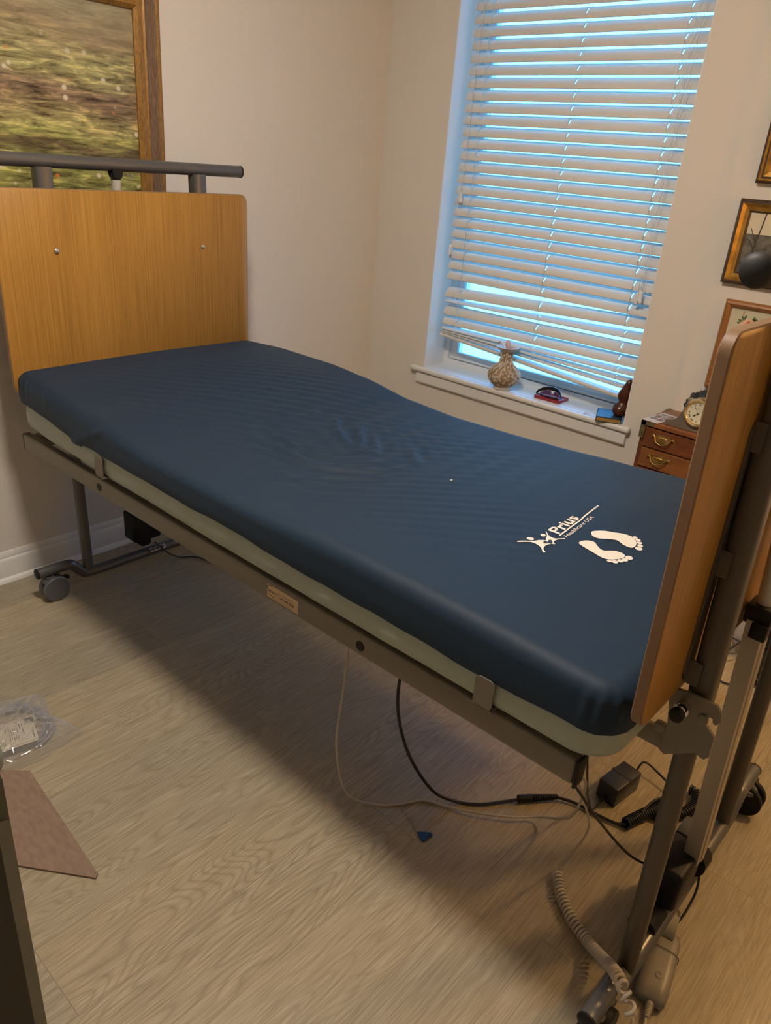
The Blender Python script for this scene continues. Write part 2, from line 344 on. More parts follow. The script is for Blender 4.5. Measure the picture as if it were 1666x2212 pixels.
# ================================================================== WINDOW BLIND
YB = .05; PITCH = .0445; Z0 = 2.0109; XL, XR = .4005, 1.3700
bl = thing('venetian_blind', (.885, YB, WZ1 - .05), 'white two-inch slatted window blind, nearly closed, with its bottom rail hanging askew', 'blind')
SLOTS = (.482, .895, 1.285)
bm = new_bm()
def slat(bm, zl, zr, tilt, x0=XL, x1=XR, yb=YB, tilt_r=None):
    """zl, zr: height of the room-side bottom edge at the left / right end"""
    n = 10; W = .050; TH = .0028
    tr_ = tilt if tilt_r is None else tilt_r
    xs = sorted([x0 + (x1 - x0) * i / 8 for i in range(9)] + [q + d_ for q in SLOTS for d_ in (-.0026, .0026)])
    slot = lambda xa, xb: any(abs((xa + xb) / 2 - q) < .0025 for q in SLOTS)
    rows = []
    for x in xs:
        f = (x - x0) / (x1 - x0); z = zl + (zr - zl) * f; a = math.radians(tilt + (tr_ - tilt) * f)
        d = Vector((0, math.cos(a), math.sin(a))); nn = Vector((0, -math.sin(a), math.cos(a)))
        o = Vector((x, yb, z)); ring = []
        for k in range(n + 1):
            s = k / n; ring.append(o + d * (W * s) + nn * (.0075 * 4 * s * (1 - s)))
        for k in range(n, -1, -1):
            s = k / n; ring.append(o + d * (W * s) + nn * (.0075 * 4 * s * (1 - s) - TH))
        rows.append([bm.verts.new(p) for p in ring])
    m_ = len(rows[0])
    for i, (a_, b_) in enumerate(zip(rows, rows[1:])):
        sl = slot(xs[i], xs[i + 1])
        for k in range(m_):
            top = k < n; kk = k if top else 2 * n - k
            if sl and k != n and k != m_ - 1 and 3 <= kk < 8: continue
            bm.faces.new((a_[k], b_[k], b_[(k + 1) % m_], a_[(k + 1) % m_]))
        if sl:   # walls of the routed slot
            for r_ in (a_, b_):
                for k in range(3, 8): bm.faces.new((r_[k], r_[k + 1], r_[2 * n - k], r_[2 * n + 1 - k]))
            for k in (3, 8): bm.faces.new((a_[k], b_[k], b_[2 * n + 1 - k], a_[2 * n + 1 - k]))
    bm.faces.new(rows[0]); bm.faces.new(rows[-1][::-1])
TILT = 51.5
k = -7
while k <= 22: slat(bm, Z0 - PITCH * k, Z0 - PITCH * k, TILT); k += 1
slat(bm, .953, .989, TILT + 1)
slat(bm, .930, .944, 6, tilt_r=30)
slat(bm, .874, .885, TILT - 2)
slat(bm, .830, .838, TILT - 6)
slat(bm, .806, .806, 8, tilt_r=14)
slat(bm, .797, .777, 2, tilt_r=8)
slat(bm, .791, .748, 0, tilt_r=4)
finish('slats', bm, MAT['slat'], bl, 50)
bm = new_bm(); box(bm, XL - .01, XR + .005, .045, .10, Z0 + PITCH * 7 + .035, WZ1 - .004, .003); finish('head_rail', bm, MAT['slat'], bl, 40)
bm = new_bm()
pr_ = rrect(.05, .015, .005, 3)
A = [bm.verts.new((.400, .070 + u, .779 + v)) for u, v in pr_]; B = [bm.verts.new((1.372, .070 + u, .708 + v)) for u, v in pr_]
for i in range(len(A)): bm.faces.new((A[i], A[(i + 1) % len(A)], B[(i + 1) % len(A)], B[i]))
bm.faces.new(A); bm.faces.new(B[::-1]); finish('bottom_rail', bm, MAT['slat'], bl, 40)
for lx in (.482, .895, 1.285):
    bm = new_bm()
    ztop = Z0 + PITCH * 7 + .05
    wob = [(lx, YB - .004, ztop), (lx, YB - .004, .98), (lx + .004, YB - .006, .93), (lx - .005, YB - .007, .90), (lx + .003, YB - .006, .86), (lx - .004, YB - .008, .82), (lx + .006, YB - .006, .79), (lx, YB - .004, .765 - (lx - .4) * .07)]
    tube(bm, wob[:2], .0008, 5); tube(bm, wob[1:], .0008, 5, n=6)
    tube(bm, [(lx + .001, YB + .040, ztop), (lx + .001, YB + .040, .96)], .0008, 5)
    zz = Z0 + PITCH * 7
    # the loop of cord threading each slot
    k = -7
    while k <= 22:
        z = Z0 - PITCH * k; tube(bm, [(lx + .0015, YB + .016, z + .024), (lx - .0005, YB + .017, z - .010)], .0008, 5); k += 1
    finish('ladder_cord', bm, MAT['cord'], bl, 180)
def pull(name, x, zt, dx, zz0):
    c = tag(finish(name, (lambda b: (tube(b, [(x + dx, YB - .012, zz0), (x + dx * .3, YB - .016, (zz0 + zt) / 2), (x, YB - .018, zt + .02)], .0009, 5, n=6), b)[1])(new_bm()), MAT['cord'], bl, 180))
    bm = new_bm(); lathe(bm, [(.0, .024), (.0035, .023), (.0065, .016), (.0045, .008), (.0058, -.004), (.0085, -.014), (.0065, -.021), (0, -.023)], (x, YB - .018, zt), 14)
    finish('tassel', bm, MAT['vinyl'], c, 60)
pull('lift_cord', .443, 1.372, .010, Z0 + .3); pull('lift_cord', .437, 1.372, .028, Z0 + .3)
pull('tilt_cord', .414, 1.155, .0, Z0 + .3); 
pull('lift_cord', 1.318, 1.095, -.006, Z0 + .3); pull('lift_cord', 1.327, 1.105, .004, Z0 + .3); pull('tilt_cord', 1.334, 1.10, .01, Z0 + .3)

# ================================================================== BED
CY = -1.380
bed = thing('hospital_bed', (1.23, CY, 0), 'adjustable hospital bed frame with beech head and foot boards and a taupe side rail', 'bed')
def lean(p): return (p[0] - .030 * p[2], p[1], p[2])
# side rails
for sgn, nm in ((-1, 'side_rail'), (1, 'side_rail')):
    bm = new_bm()
    yo = CY + sgn * .435; yi = CY + sgn * .405
    box(bm, .172, 2.196, min(yo, yi), max(yo, yi), .546, .600, .008, 4)
    for v in bm.verts: v.co.z += .009 * v.co.x
    rail = finish(nm, bm, MAT['bedgrey'], bed, 40)
    bm = new_bm(); box(bm, 2.1965, 2.203, min(yo, yi) - .0005, max(yo, yi) + .0005, .563, .623, .003)
    finish('end_cap', bm, MAT['black'], rail, 40)
    bm = new_bm(); box(bm, .165, .1715, min(yo, yi), max(yo, yi), .547, .602, .003); finish('end_cap', bm, MAT['bedgrey'], rail, 40)
    if sgn < 0:
        for hx, hz in ((.652, .580), (1.700, .587)):
            bm = new_bm(); lathe(bm, [(.0115, -.0012), (.0115, .0004), (.0095, .0004), (.009, .002), (0, .002)], (hx, yo, hz), 24, 'y'); finish('hole_plug', bm, MAT['black'], rail, 40)
        # sticker
        st_x0, st_x1, sz0, sz1 = 1.404, 1.509, .5695, .6035
        bm = new_bm(); poly = [(st_x0 + (st_x1 - st_x0) / 2 + u, yo - .0004, (sz0 + sz1) / 2 + v) for u, v in rrect(st_x1 - st_x0, sz1 - sz0, .003, 4)]
        prism(bm, poly, (0, -1, 0), .0006); stk = finish('label_sticker', bm, nmat('sticker_paper', (.60, .44, .27), .5), rail)
        bm = new_bm(); ys = yo - .0014
        put_text(bm, 'MOBILITY', (1.4255, ys, .589), (.033, 0, 0), (0, 0, .0055), bold=.01)
        put_text(bm, '443-445-3518', (1.466, ys, .5845), (.046, 0, 0), (0, 0, .0062), bold=.02)
        put_text(bm, 'Serving DE, MD, VA', (1.469, ys, .5955), (.039, 0, 0), (0, 0, .0038))
        put_text(bm, 'www.freedommobilitysolutions.com', (1.434, ys, .5765), (.074, 0, 0), (0, 0, .0032))
        tube(bm, [(1.4325 + .011 * math.cos(a), ys, .597 + .009 * math.sin(a)) for a in [math.radians(t) for t in range(60, 200, 12)]], .0007, 5)
        tube(bm, [(1.440 + .014 * math.cos(a), ys, .588 + .008 * math.sin(a)) for a in [math.radians(t) for t in range(200, 320, 12)]], .0004, 5)
        box(bm, 1.4618, 1.4622, ys - .0001, ys + .0001, .580, .602)
        for v in bm.verts: v.co.x -= .0165; v.co.z -= .004
        finish('sticker_print', bm, nmat('sticker_ink', (.04, .045, .04), .6), stk)
# cross members and deck
for cx in (.20, .85, 1.45, 2.16):
    bm = new_bm(); box(bm, cx - .02, cx + .02, CY - .404, CY + .404, .560, .600, .005); finish('cross_tube', bm, MAT['bedgrey'], bed, 40)
for i, (x0, x1, za, zb) in enumerate(((.26, .90, .641, .630), (.915, 1.20, .629, .626), (1.215, 1.60, .626, .629), (1.615, 2.20, .629, .636))):
    bm = new_bm(); rows = 7
    for j in range(rows):
        yy = CY - .36 + .72 * j / (rows - 1)
        poly = [(x0, yy - .042, za - .006), (x1, yy - .042, zb - .006), (x1, yy + .042, zb - .006), (x0, yy + .042, za - .006)]
        prism(bm, poly, (0, 0, 1), .005)
    for xx in (x0 + .02, x1 - .05): box(bm, xx, xx + .03, CY - .38, CY + .38, .600, min(za, zb) - .004)
    finish('deck_section', bm, MAT['deck'], bed)
for cx in (.33, 1.02): 
    bm = new_bm(); tube(bm, [(cx, CY - .36, .60), (cx + .35, CY - .36, .60)], .011, 10); finish('lift_arm', bm, MAT['bedgrey'], bed, 40)
    bm = new_bm(); tube(bm, [(cx, CY + .36, .60), (cx + .35, CY + .36, .60)], .011, 10); finish('lift_arm', bm, MAT['bedgrey'], bed, 40)
bm = new_bm(); box(bm, 1.20, 1.34, CY - .20, CY - .12, .50, .60, .01); tube(bm, [(1.34, CY - .16, .56), (1.75, CY - .16, .58)], .018, 14); finish('actuator', bm, MAT['black'], bed, 40)
# mattress retainers
for rx in (.707, 2.016):
    bm = new_bm(); yo = CY - .4595
    pl = [(rx + u, yo, .668 + v) for u, v in rrect(.040, .062, .011, 5)]
    prism(bm, pl, (0, 1, 0), .0028)
    box(bm, rx - .02, rx + .02, yo, CY - .40, .6355, .6385)
    finish('mattress_retainer', bm, MAT['bedgrey'], bed, 40)
# end boards
def board(name, xc, thick, outer, z0=.722, z1=1.342, w=.896, cy=CY, skew=0.):
    bm = new_bm()
    P = rrect(w, z1 - z0, .030, 6); zc = (z0 + z1) / 2
    def pt(u, v, t): z = zc + v; return (xc + t - .015 * z + .015, cy + u - skew * (z - z0) / (z1 - z0), z)
    for t0_, t1_ in ((-thick / 2, thick / 2),):
        b = .002
        rings = [[bm.verts.new(pt(u * (1 - 2 * b / w), v * (1 - 2 * b / (z1 - z0)), t0_)) for u, v in P], [bm.verts.new(pt(u, v, t0_ + b)) for u, v in P], [bm.verts.new(pt(u, v, t1_ - b)) for u, v in P], [bm.verts.new(pt(u * (1 - 2 * b / w), v * (1 - 2 * b / (z1 - z0)), t1_)) for u, v in P]]
        n = len(P)
        bm.faces.new(rings[0]); bm.faces.new(rings[-1][::-1])
        for a, c in zip(rings, rings[1:]):
            for i in range(n): bm.faces.new((a[i], a[(i + 1) % n], c[(i + 1) % n], c[i])).material_index = 1
    return finish(name, bm, [MAT['beech'], MAT['beech_edge']], bed, 40)
HBX = .222; FBX = 2.269
hb = board('headboard', HBX, .018, 0, .748, 1.343, .900, -1.395)
fb = board('footboard', FBX, .018, 0, .746, 1.346, .896, -1.380, .020)
for sy, szz in ((-1.668, 1.170), (-1.142, 1.170), (-1.655, .795), (-1.150, .800)):
    bm = new_bm(); lathe(bm, [(.0085, 0), (.0085, .002), (.0065, .005), (.003, .0062), (.0028, .004), (0, .004)], (HBX + .009 - .015 * szz + .015, sy, szz), 16, 'x')
    finish('panel_bolt', bm, MAT['chrome'], hb, 50)
def end_unit(xb, sign, cy, leftward):
    """legs, base tube, casters, push rail; sign = outward direction in x; xb = x at floor level"""
    L = lambda x, y, z: (x - .030 * z, y, z)
    rr = .0185
    bm = new_bm()
    pts = []
    for s in (-1,):
        pts += [(xb, cy - .452, .112), (xb, cy - .36, .112), (xb, cy - .33, .104), (xb, cy - .295, .066), (xb, cy - .265, .056)]
    pts += [(xb, cy - .10, .056), (xb, cy + .10, .056)]
    pts += [(xb, cy + .265, .056), (xb, cy + .295, .066), (xb, cy + .33, .104), (xb, cy + .36, .112), (xb, cy + .452, .112)]
    tube(bm, pts, rr, 18, n=6); bt = finish('base_tube', bm, MAT['tube'], bed, 50)
    for s in (-1, 1):
        bm = new_bm(); lathe(bm, [(rr + .0005, 0), (rr + .0005, s * .004), (rr - .003, s * .006), (0, s * .006)], (xb, cy + s * .4525, .112), 20, 'y'); finish('tube_plug', bm, MAT['black'], bt, 40)
    for s in (-1, 1):
        bm = new_bm(); yy = cy + s * .27
        tube(bm, [L(xb, yy, .058), L(xb, yy, .66)], .0185, 18); finish('leg', bm, MAT['tube'] if sign < 0 else MAT['postbrown'], bed, 50)
        bm = new_bm(); # outer sleeve post, chamfered square
        sh = .024 if sign < 0 else .0195; pl = rrect(2 * sh, 2 * sh, .009, 2); xo = xb + sign * .0
        z0_, z1_ = .70, 1.40
        A = [bm.verts.new(L(xb + u, yy + v, z0_)) for u, v in pl]; B = [bm.verts.new(L(xb + u, yy + v, z1_)) for u, v in pl]
        for i in range(len(A)): bm.faces.new((A[i], A[(i + 1) % len(A)], B[(i + 1) % len(A)], B[i]))
        bm.faces.new(A); bm.faces.new(B[::-1]); finish('post', bm, MAT['tube'] if sign < 0 else MAT['postbrown'], bed, 50)
        # caster
        wx = xb + .006; wy = cy + s * .415
        bm = new_bm(); lathe(bm, [(.014, .094), (.014, .084), (.024, .082), (.026, .072), (.012, .068)], (wx, wy, 0), 20)
        box(bm, wx - .0075, wx + .0075, wy - .004, wy + .028, .040, .080, .004) if (sign < 0 or s < 0) else box(bm, wx - .014, wx + .014, wy + .0035, wy + .0165, .040, .080, .004)
        c = finish('caster_fork', bm, MAT['castergrey'], bed, 40)
        bm = new_bm(); R_ = .046
        for dx in (-.0165, .0165):
            cen = (wx + dx, wy + .012, R_) if (sign < 0 or s < 0) else (wx, wy + .010 + dx, R_)
            lathe(bm, [(.012, -.008), (R_ - .003, -.008), (R_, -.005), (R_, .005), (R_ - .003, .008), (.012, .008)], cen, 32, 'x' if (sign < 0 or s < 0) else 'y')
        finish('wheel', bm, MAT['castergrey'] if sign < 0 else MAT['black'], c, 40)
        bm = new_bm(); box(bm, wx - .012, wx + .012, wy + .03, wy + .066, .066, .076, .004); finish('brake_pedal', bm, MAT['black'], c, 40)
    bm = new_bm(); xr = xb - .030 * 1.415 - (.020 if sign > 0 else 0)
    tube(bm, [(xr, cy - .452, 1.415), (xr, cy + .452, 1.415)], .0195, 24); pr = finish('push_rail', bm, MAT['tube'], bed, 50)
    for s in (-1, 1):
        dp = .30 if sign > 0 else .003
        bm = new_bm(); lathe(bm, [(.0200, -s * dp), (.0205, s * .0), (.0185, s * .006), (.013, s * .011), (0, s * .0125)] if sign > 0 else [(.0200, -s * .003), (.0202, s * .003), (.016, s * .006), (0, s * .006)], (xr, cy + s * .4525, 1.415), 22, 'y'); finish('tube_plug' if sign < 0 else 'grip_sleeve', bm, MAT['black'] if sign < 0 else MAT['blackrub'], pr, 50)
    return xr
xr_h = end_unit(.222, -1, -1.395, 0)
xr_f = end_unit(2.334, 1, -1.380, 0)
# lifting columns: extrusion, inner tube, collar, motor
def column(xb, cy, off, topx):
    bm = new_bm(); Lx = lambda z: xb + off - .045 * z
    prof = [(-.016, -.030), (.016, -.030), (.016, -.012), (.0185, -.010), (.0185, .010), (.016, .012), (.016, .028), (-.016, .028), (-.016, .006), (-.020, .004), (-.020, -.010), (-.016, -.012)]
    A = [bm.verts.new((Lx(.17) + u, cy + v, .17)) for u, v in prof]; B = [bm.verts.new((Lx(.775) + u, cy + v, .775)) for u, v in prof]
    for i in range(len(A)): bm.faces.new((A[i], A[(i + 1) % len(A)], B[(i + 1) % len(A)], B[i]))
    bm.faces.new(A); bm.faces.new(B[::-1]); co = finish('lift_column', bm, MAT['alu'], bed, 30)
    bm = new_bm(); box(bm, Lx(.79) - .024, Lx(.79) + .024, cy - .026, cy + .026, .765, .805, .004); box(bm, Lx(.77) - .006, Lx(.77) + .024, cy - .034, cy - .010, .742, .775, .003)
    tube(bm, [(Lx(.79) + .02, cy + .01, .78), (Lx(.79) + .05, cy + .03, .81), (Lx(.79) + .055, cy + .05, .9)], .004, 8, n=6); finish('collar', bm, MAT['black'], co, 40)
    bm = new_bm(); tube(bm, [(Lx(.8), cy, .80), (topx, cy, 1.375)], .0145, 20); finish('inner_tube', bm, MAT['palealu'], co, 50)
    bm = new_bm(); tube(bm, [(topx, cy, 1.372), (topx, cy, 1.392)], .0155, 16)
    for s in (-1, 1): prism(bm, [(topx + s * .012, cy - .020, 1.405), (topx + s * .012, cy + .020, 1.405), (topx + s * .012, cy + .013, 1.378), (topx + s * .012, cy - .013, 1.378)], (s, 0, 0), .004)
    finish('fork_head', bm, MAT['black'], co, 40)
    bm = new_bm(); tube(bm, [(topx + .014, cy + .026, 1.388), (topx + .014, cy + .045, 1.388), (topx + .014, cy + .047, 1.374), (topx + .014, cy + .030, 1.374)], .0018, 6, n=4); finish('safety_pin', bm, MAT['chrome'], co, 50)
    return co
co = column(.205, -1.428, 0, xr_h)
cf = column(2.336, -1.380, .010, xr_f)
bm = new_bm(); box(bm, .170, .250, -1.490, -1.375, .118, .235, .012, 3); box(bm, .185, .235, -1.455, -1.41, .088, .12, .01); finish('motor_housing', bm, MAT['black'], bed, 40)
bm = new_bm(); box(bm, 2.272, 2.352, -1.485, -1.362, .085, .190, .010, 3); tube(bm, [(2.315, -1.48, .065), (2.315, -1.545, .068)], .030, 20); tube(bm, [(2.33, -1.30, .105), (2.33, -1.345, .11)], .034, 20); box(bm, 2.27, 2.30, -1.40, -1.34, .02, .10, .01)
finish('motor_housing', bm, MAT['black'], bed, 40)
bm = new_bm(); box(bm, 2.285, 2.335, -1.362, -1.300, .176, .190, .004); finish('motor_bracket', bm, MAT['tube'], bed, 40)
# barcode sticker on head base tube
bm = new_bm(); prism(bm, [(.238, -1.425, .0755), (.238, -1.360, .0755), (.250, -1.360, .065), (.250, -1.425, .065)], (.6, 0, .8), .0006); bc = finish('barcode_label', bm, nmat('label_white', (.62, .6, .55), .5), bed)
bm = new_bm()
yb_ = -1.421
while yb_ < -1.366:
    ww = random.choice((.0008, .0015, .0024)); prism(bm, [(.2399, yb_, .0747), (.2399, yb_ + ww, .0747), (.2470, yb_ + ww, .0683), (.2470, yb_, .0683)], (.6, 0, .8), .0009); yb_ += ww + random.choice((.001, .0018, .0026))
finish('barcode_bars', bm, MAT['black'], bc)
# foot board brackets, latch plates and release knobs
for s in (-1, 1):
    yy = -1.380 + s * .27
    bm = new_bm(); pl = [(u, v) for u, v in rrect(.030, .44, .014, 5)]
    poly = [(FBX + .0096 - .015 * (.985 + v) + .015, yy + s * .016 + u, .985 + v) for u, v in pl]; prism(bm, poly, (1, 0, 0), .004)
    for zz in (1.185, .985, .785): box(bm, 2.2800 - .015 * zz + .015, 2.300 - .03 * zz + .03, yy + s * .022 - .002, yy + s * .022 + .002, zz - .022, zz + .022)
    br_ = finish('board_bracket', bm, MAT['postbrown'], bed, 40)
    for zz in (1.175, .795):
        bm = new_bm(); lathe(bm, [(.0075, 0), (.0075, .003), (.004, .005), (0, .005)], (FBX + .0138 - .015 * zz + .015, yy + s * .016, zz), 16, 'x'); finish('panel_bolt', bm, MAT['chrome'], br_, 50)
PL = [(2.2795, .738), (2.285, .743), (2.301, .747), (2.338, .747), (2.345, .737), (2.347, .724), (2.343, .716), (2.339, .717), (2.337, .724), (2.329, .725), (2.326, .716), (2.333, .708), (2.346, .695), (2.346, .688), (2.347, .660), (2.342, .652), (2.337, .652), (2.331, .656), (2.293, .625), (2.285, .629), (2.286, .681), (2.280, .718)]
for xs, ys, mir in ((0, -1.682, 1), (0, -1.092, 1)):
    bm = new_bm()
    cxp, czp = 2.313, .69
    poly = [(cxp + (x - cxp) * 1.25 + .002, ys, czp + (z - czp) * 1.12) for x, z in PL]; prism(bm, poly, (0, 1, 0), .006)
    lp = finish('latch_plate', bm, MAT['bedgrey'], bed, 30)
    bm = new_bm(); lathe(bm, [(.010, .0), (.010, -.010), (.0125, -.011), (.0125, -.018), (.008, -.019), (.008, -.026)], (2.300, ys, .728), 22, 'y'); kn = finish('release_knob', bm, MAT['chrome'], lp, 40)
    bm = new_bm(); lathe(bm, [(.007, -.026), (.0115, -.028), (.0125, -.036), (.0115, -.040), (0, -.041)], (2.300, ys, .728), 22, 'y'); finish('knob_cap', bm, MAT['black'], kn, 40)
    bm = new_bm(); lathe(bm, [(.009, 0), (.009, -.004), (.007, -.005), (0, -.005)], (2.332, ys, .720), 18, 'y'); finish('pivot_pin', bm, MAT['bedgrey'], lp, 40)
    bm = new_bm(); box(bm, 2.205, 2.284, ys + .006, ys + .020, .618, .655, .002); box(bm, 2.262, 2.282, ys - .004, ys + .012, .655, .672, .003); finish('frame_socket', bm, MAT['bedgrey'], lp, 40)
# same hook plates at the head end
for ys in (-1.700, -1.10):
    bm = new_bm(); box(bm, .150, .225, ys - .003, ys + .003, .60, .70, .002); finish('latch_plate', bm, MAT['bedgrey'], bed, 30)

# ================================================================== MATTRESS
MX0, MX1 = .196, 2.256; MY0, MY1 = CY - .455, CY + .455
def interp(T, x):
    if x <= T[0][0]: return T[0][1]
    for (a, b), (c, d) in zip(T, T[1:]):
        if x <= c:
            t = (x - a) / (c - a); t = t * t * (3 - 2 * t) * .5 + t * .5; return b + (d - b) * t
    return T[-1][1]
FAR = [(.20, .823), (.45, .838), (.70, .839), (.86, .829), (1.07, .802), (1.26, .795), (1.43, .800), (1.6, .808), (1.8, .822), (2.0, .835), (2.28, .836)]
NEAR = [(.20, .822), (.40, .812), (.62, .793), (.94, .770), (1.27, .772), (1.66, .792), (1.9, .793), (2.28, .790)]
WR = [([(1.007, -1.551), (1.081, -1.531), (1.216, -1.541), (1.288, -1.516), (1.365, -1.412)], .0042, .011), ([(1.068, -1.6), (1.119, -1.579), (1.26, -1.554), (1.346, -1.507), (1.416, -1.456), (1.432, -1.392)], .004, .011),
      ([(.961, -1.482), (1.065, -1.49), (1.169, -1.51), (1.26, -1.49), (1.34, -1.409)], .0034, .010), ([(.9, -1.397), (.985, -1.446), (1.041, -1.447)], .003, .010), ([(1.036, -1.261), (1.114, -1.33), (1.183, -1.367), (1.222, -1.376)], .0042, .012),
      ([(1.124, -1.245), (1.222, -1.333), (1.271, -1.388)], .0036, .012), ([(1.213, -1.28), (1.317, -1.384)], .0034, .012), ([(1.279, -1.648), (1.339, -1.576), (1.43, -1.505), (1.455, -1.447)], .0028, .012), ([(.983, -1.3), (1.033, -1.303)], .003, .012),
      ([(1.361, -1.284), (1.44, -1.364)], .003, .012), ([(1.07, -1.439), (1.182, -1.39)], .0026, .011), ([(1.245, -1.644), (1.367, -1.627), (1.449, -1.58)], .002, .012), ([(1.16, -1.47), (1.25, -1.43), (1.30, -1.37)], .0026, .010), ([(1.10, -1.57), (1.20, -1.565), (1.31, -1.53), (1.39, -1.45)], .0024, .009)]
def segd(px, py, pts):
    best = 9; tb = 0; L = len(pts) - 1
    for i in range(L):
        ax, ay = pts[i]; bx, by = pts[i + 1]; dx, dy = bx - ax, by - ay
        t = max(0, min(1, ((px - ax) * dx + (py - ay) * dy) / (dx * dx + dy * dy)))
        d = math.hypot(px - ax - t * dx, py - ay - t * dy)
        if d < best: best = d; tb = (i + t) / L
    return best, tb
def smooth01(x): x = max(0, min(1, x)); return x * x * (3 - 2 * x)
def ztop(x, y, fine=True):
    f = (y - MY0) / (MY1 - MY0); f = max(0, min(1, f)); f = smooth01(f) * .6 + f * .4
    z = interp(NEAR, x) * (1 - f) + interp(FAR, x) * f
    z += .006 * math.sin(math.pi * f)
    if fine and .3 < x < 1.95 and MY0 + .05 < y < MY1 - .05:
        e = smooth01((min(y - MY0, MY1 - y) - .05) / .15)
        # air-cell ribs telegraphing through the sheet, checked along the middle
        m1 = math.exp(-((x - 1.22) / .42) ** 2) * math.exp(-((y + 1.22) / .26) ** 2) * e
        z += .0028 * m1 * math.sin(2 * math.pi * x / .075) * (.6 + .4 * math.sin(2 * math.pi * y / .05))
        m2 = math.exp(-((x - .75) / .32) ** 2) * math.exp(-((y + 1.33) / .34) ** 2) * e
        q = -.57 * x + .82 * y + .012 * math.sin(x * 6)
        z += .0022 * m2 * math.sin(2 * math.pi * q / .040)
        m3 = math.exp(-((x - 1.45) / .36) ** 2) * math.exp(-((y + 1.52) / .15) ** 2) * e
        z += .0010 * m3 * math.sin(2 * math.pi * q / .036)
        for pts, h, wd in WR:
            if min(p[0] for p in pts) - .05 < x < max(p[0] for p in pts) + .05 and min(p[1] for p in pts) - .05 < y < max(p[1] for p in pts) + .05:
                d, t = segd(x, y, pts)
                if d < .05: z += 1.7 * h * (math.exp(-(d / wd) ** 2) - .5 * math.exp(-((d - 2 * wd) / wd) ** 2)) * (.25 + .75 * math.sin(math.pi * max(.0, min(1, t))))
    return z
def drape(x0, x1, y0, y1, R, zt, prof, step, fine=True, jitter=None):
    """profile: list of (outward inset from edge, drop) after the flat top; returns bmesh sheet"""
    bm = new_bm(); ix0, ix1, iy0, iy1 = x0 + R, x1 - R, y0 + R, y1 - R
    nx = int((ix1 - ix0) / step); ny = int((iy1 - iy0) / step); K = len(prof)
    def param(i, n, a, b):
        if i < K: return a, -(K - i)
        if i > K + n: return b, i - K - n
        return a + (b - a) * (i - K) / n, 0
    V = {}
    for i in range(nx + 1 + 2 * K):
        bx, ox = param(i, nx, ix0, ix1)
        for j in range(ny + 1 + 2 * K):
            by, oy = param(j, ny, iy0, iy1)
            m = max(abs(ox), abs(oy))
            if m == 0: x, y, d = bx, by, 0
            else:
                # direction from square ring to round ring
                fx, fy = ox / m, oy / m; nn = math.hypot(fx, fy)
                if ox and oy:
                    ax = math.atan(abs(fy) / abs(fx) if abs(fx) >= abs(fy) else abs(fx) / abs(fy)) ; 
                dx, dy = fx / nn, fy / nn
                out_, d = prof[m - 1]
                x, y = bx + dx * out_, by + dy * out_
            cxx = min(max(x, x0), x1)
            z = zt(min(max(x, ix0 - .0), ix1) if False else x, y, fine) - d
            if jitter and m > 0: x, y, z = jitter(x, y, z, d)
            V[i, j] = bm.verts.new((x, y, z))
    for i in range(nx + 2 * K):
        for j in range(ny + 2 * K): bm.faces.new((V[i, j], V[i + 1, j], V[i + 1, j + 1], V[i, j + 1]))
    return bm
mt = thing('mattress', (1.23, CY, .64), 'navy air mattress with sage green base and white footprints printed near its foot end', 'mattress')
R0 = .058; r = .034
prof = [(R0 * .2, 0), (R0 - r, .0)] + [(R0 - r + r * math.sin(a), r * (1 - math.cos(a))) for a in [math.radians(t) for t in (10, 20, 30, 42, 54, 66, 78, 90)]] + [(R0 + .001, .055), (R0 + .002, .068), (R0 + .002, .083), (R0 + .001, .098)]
HEM = [(.20, .735), (.29, .729), (.42, .719), (.585, .704), (.77, .703), (1.1, .700), (1.30, .703), (1.55, .696), (1.74, .699), (1.97, .695), (2.19, .702), (2.26, .709)]
def jit(x, y, z, d):
    # hem waves, head corner pulled down, foot corner gathers
    hem = smooth01((d - .03) / .07); zt = z + d
    z = zt - d * (zt - interp(HEM, x)) / .098
    z += hem * (.0010 * math.sin(x * 21) + .0008 * math.sin(x * 47 + 1))
    if y < CY - .3 and x < .62: z -= hem * .008 * math.exp(-((x - .60) / .04) ** 2)
    if x > 2.18 and y < CY - .36: 
        a = math.atan2(y - (MY0 + .06), x - (MX1 - .06)); z += 0; rr_ = .0026 * math.sin(a * 15) * smooth01(d / .03) * (1 - .85 * hem); x += rr_ * math.cos(a); y += rr_ * math.sin(a)
    if x < .30 and y < CY - .38:
        a = math.atan2(y - (MY0 + .06), x - (MX0 + .06)); rr_ = .002 * math.sin(a * 12) * smooth01(d / .03) * (1 - .85 * hem); x += rr_ * math.cos(a); y += rr_ * math.sin(a)
    # pull folds fanning out from the head-side tuck
    if .40 < x < .85 and y < CY - .3:
        q = (x - .575); y -= .004 * math.exp(-((q - .10 * (z - .70) / .05) / .02) ** 2) * smooth01(d / .02)
        y -= .003 * math.exp(-((q + .10 * (z - .70) / .05) / .02) ** 2) * smooth01(d / .02)
    return x, y, z
bm = drape(MX0, MX1, MY0, MY1, R0, ztop, prof, .0075, True, jit)
cover = finish('cover', bm, MAT['navy'], mt, 180)
# sage base: closed tub
def zbase(x, y, fine=True): return min(ztop(x, y, False) - .052, interp(HEM, x) + .012)
BOT = [(.20, .652), (.40, .640), (.9, .634), (1.2, .631), (1.6, .634), (2.25, .640)]
bm = new_bm(); ox = []
per = [(MX0 + .006 + (MX1 - MX0 - .012) / 2 + u, CY + v) for u, v in rrect(MX1 - MX0 - .012, MY1 - MY0 - .012, .075, 10)]
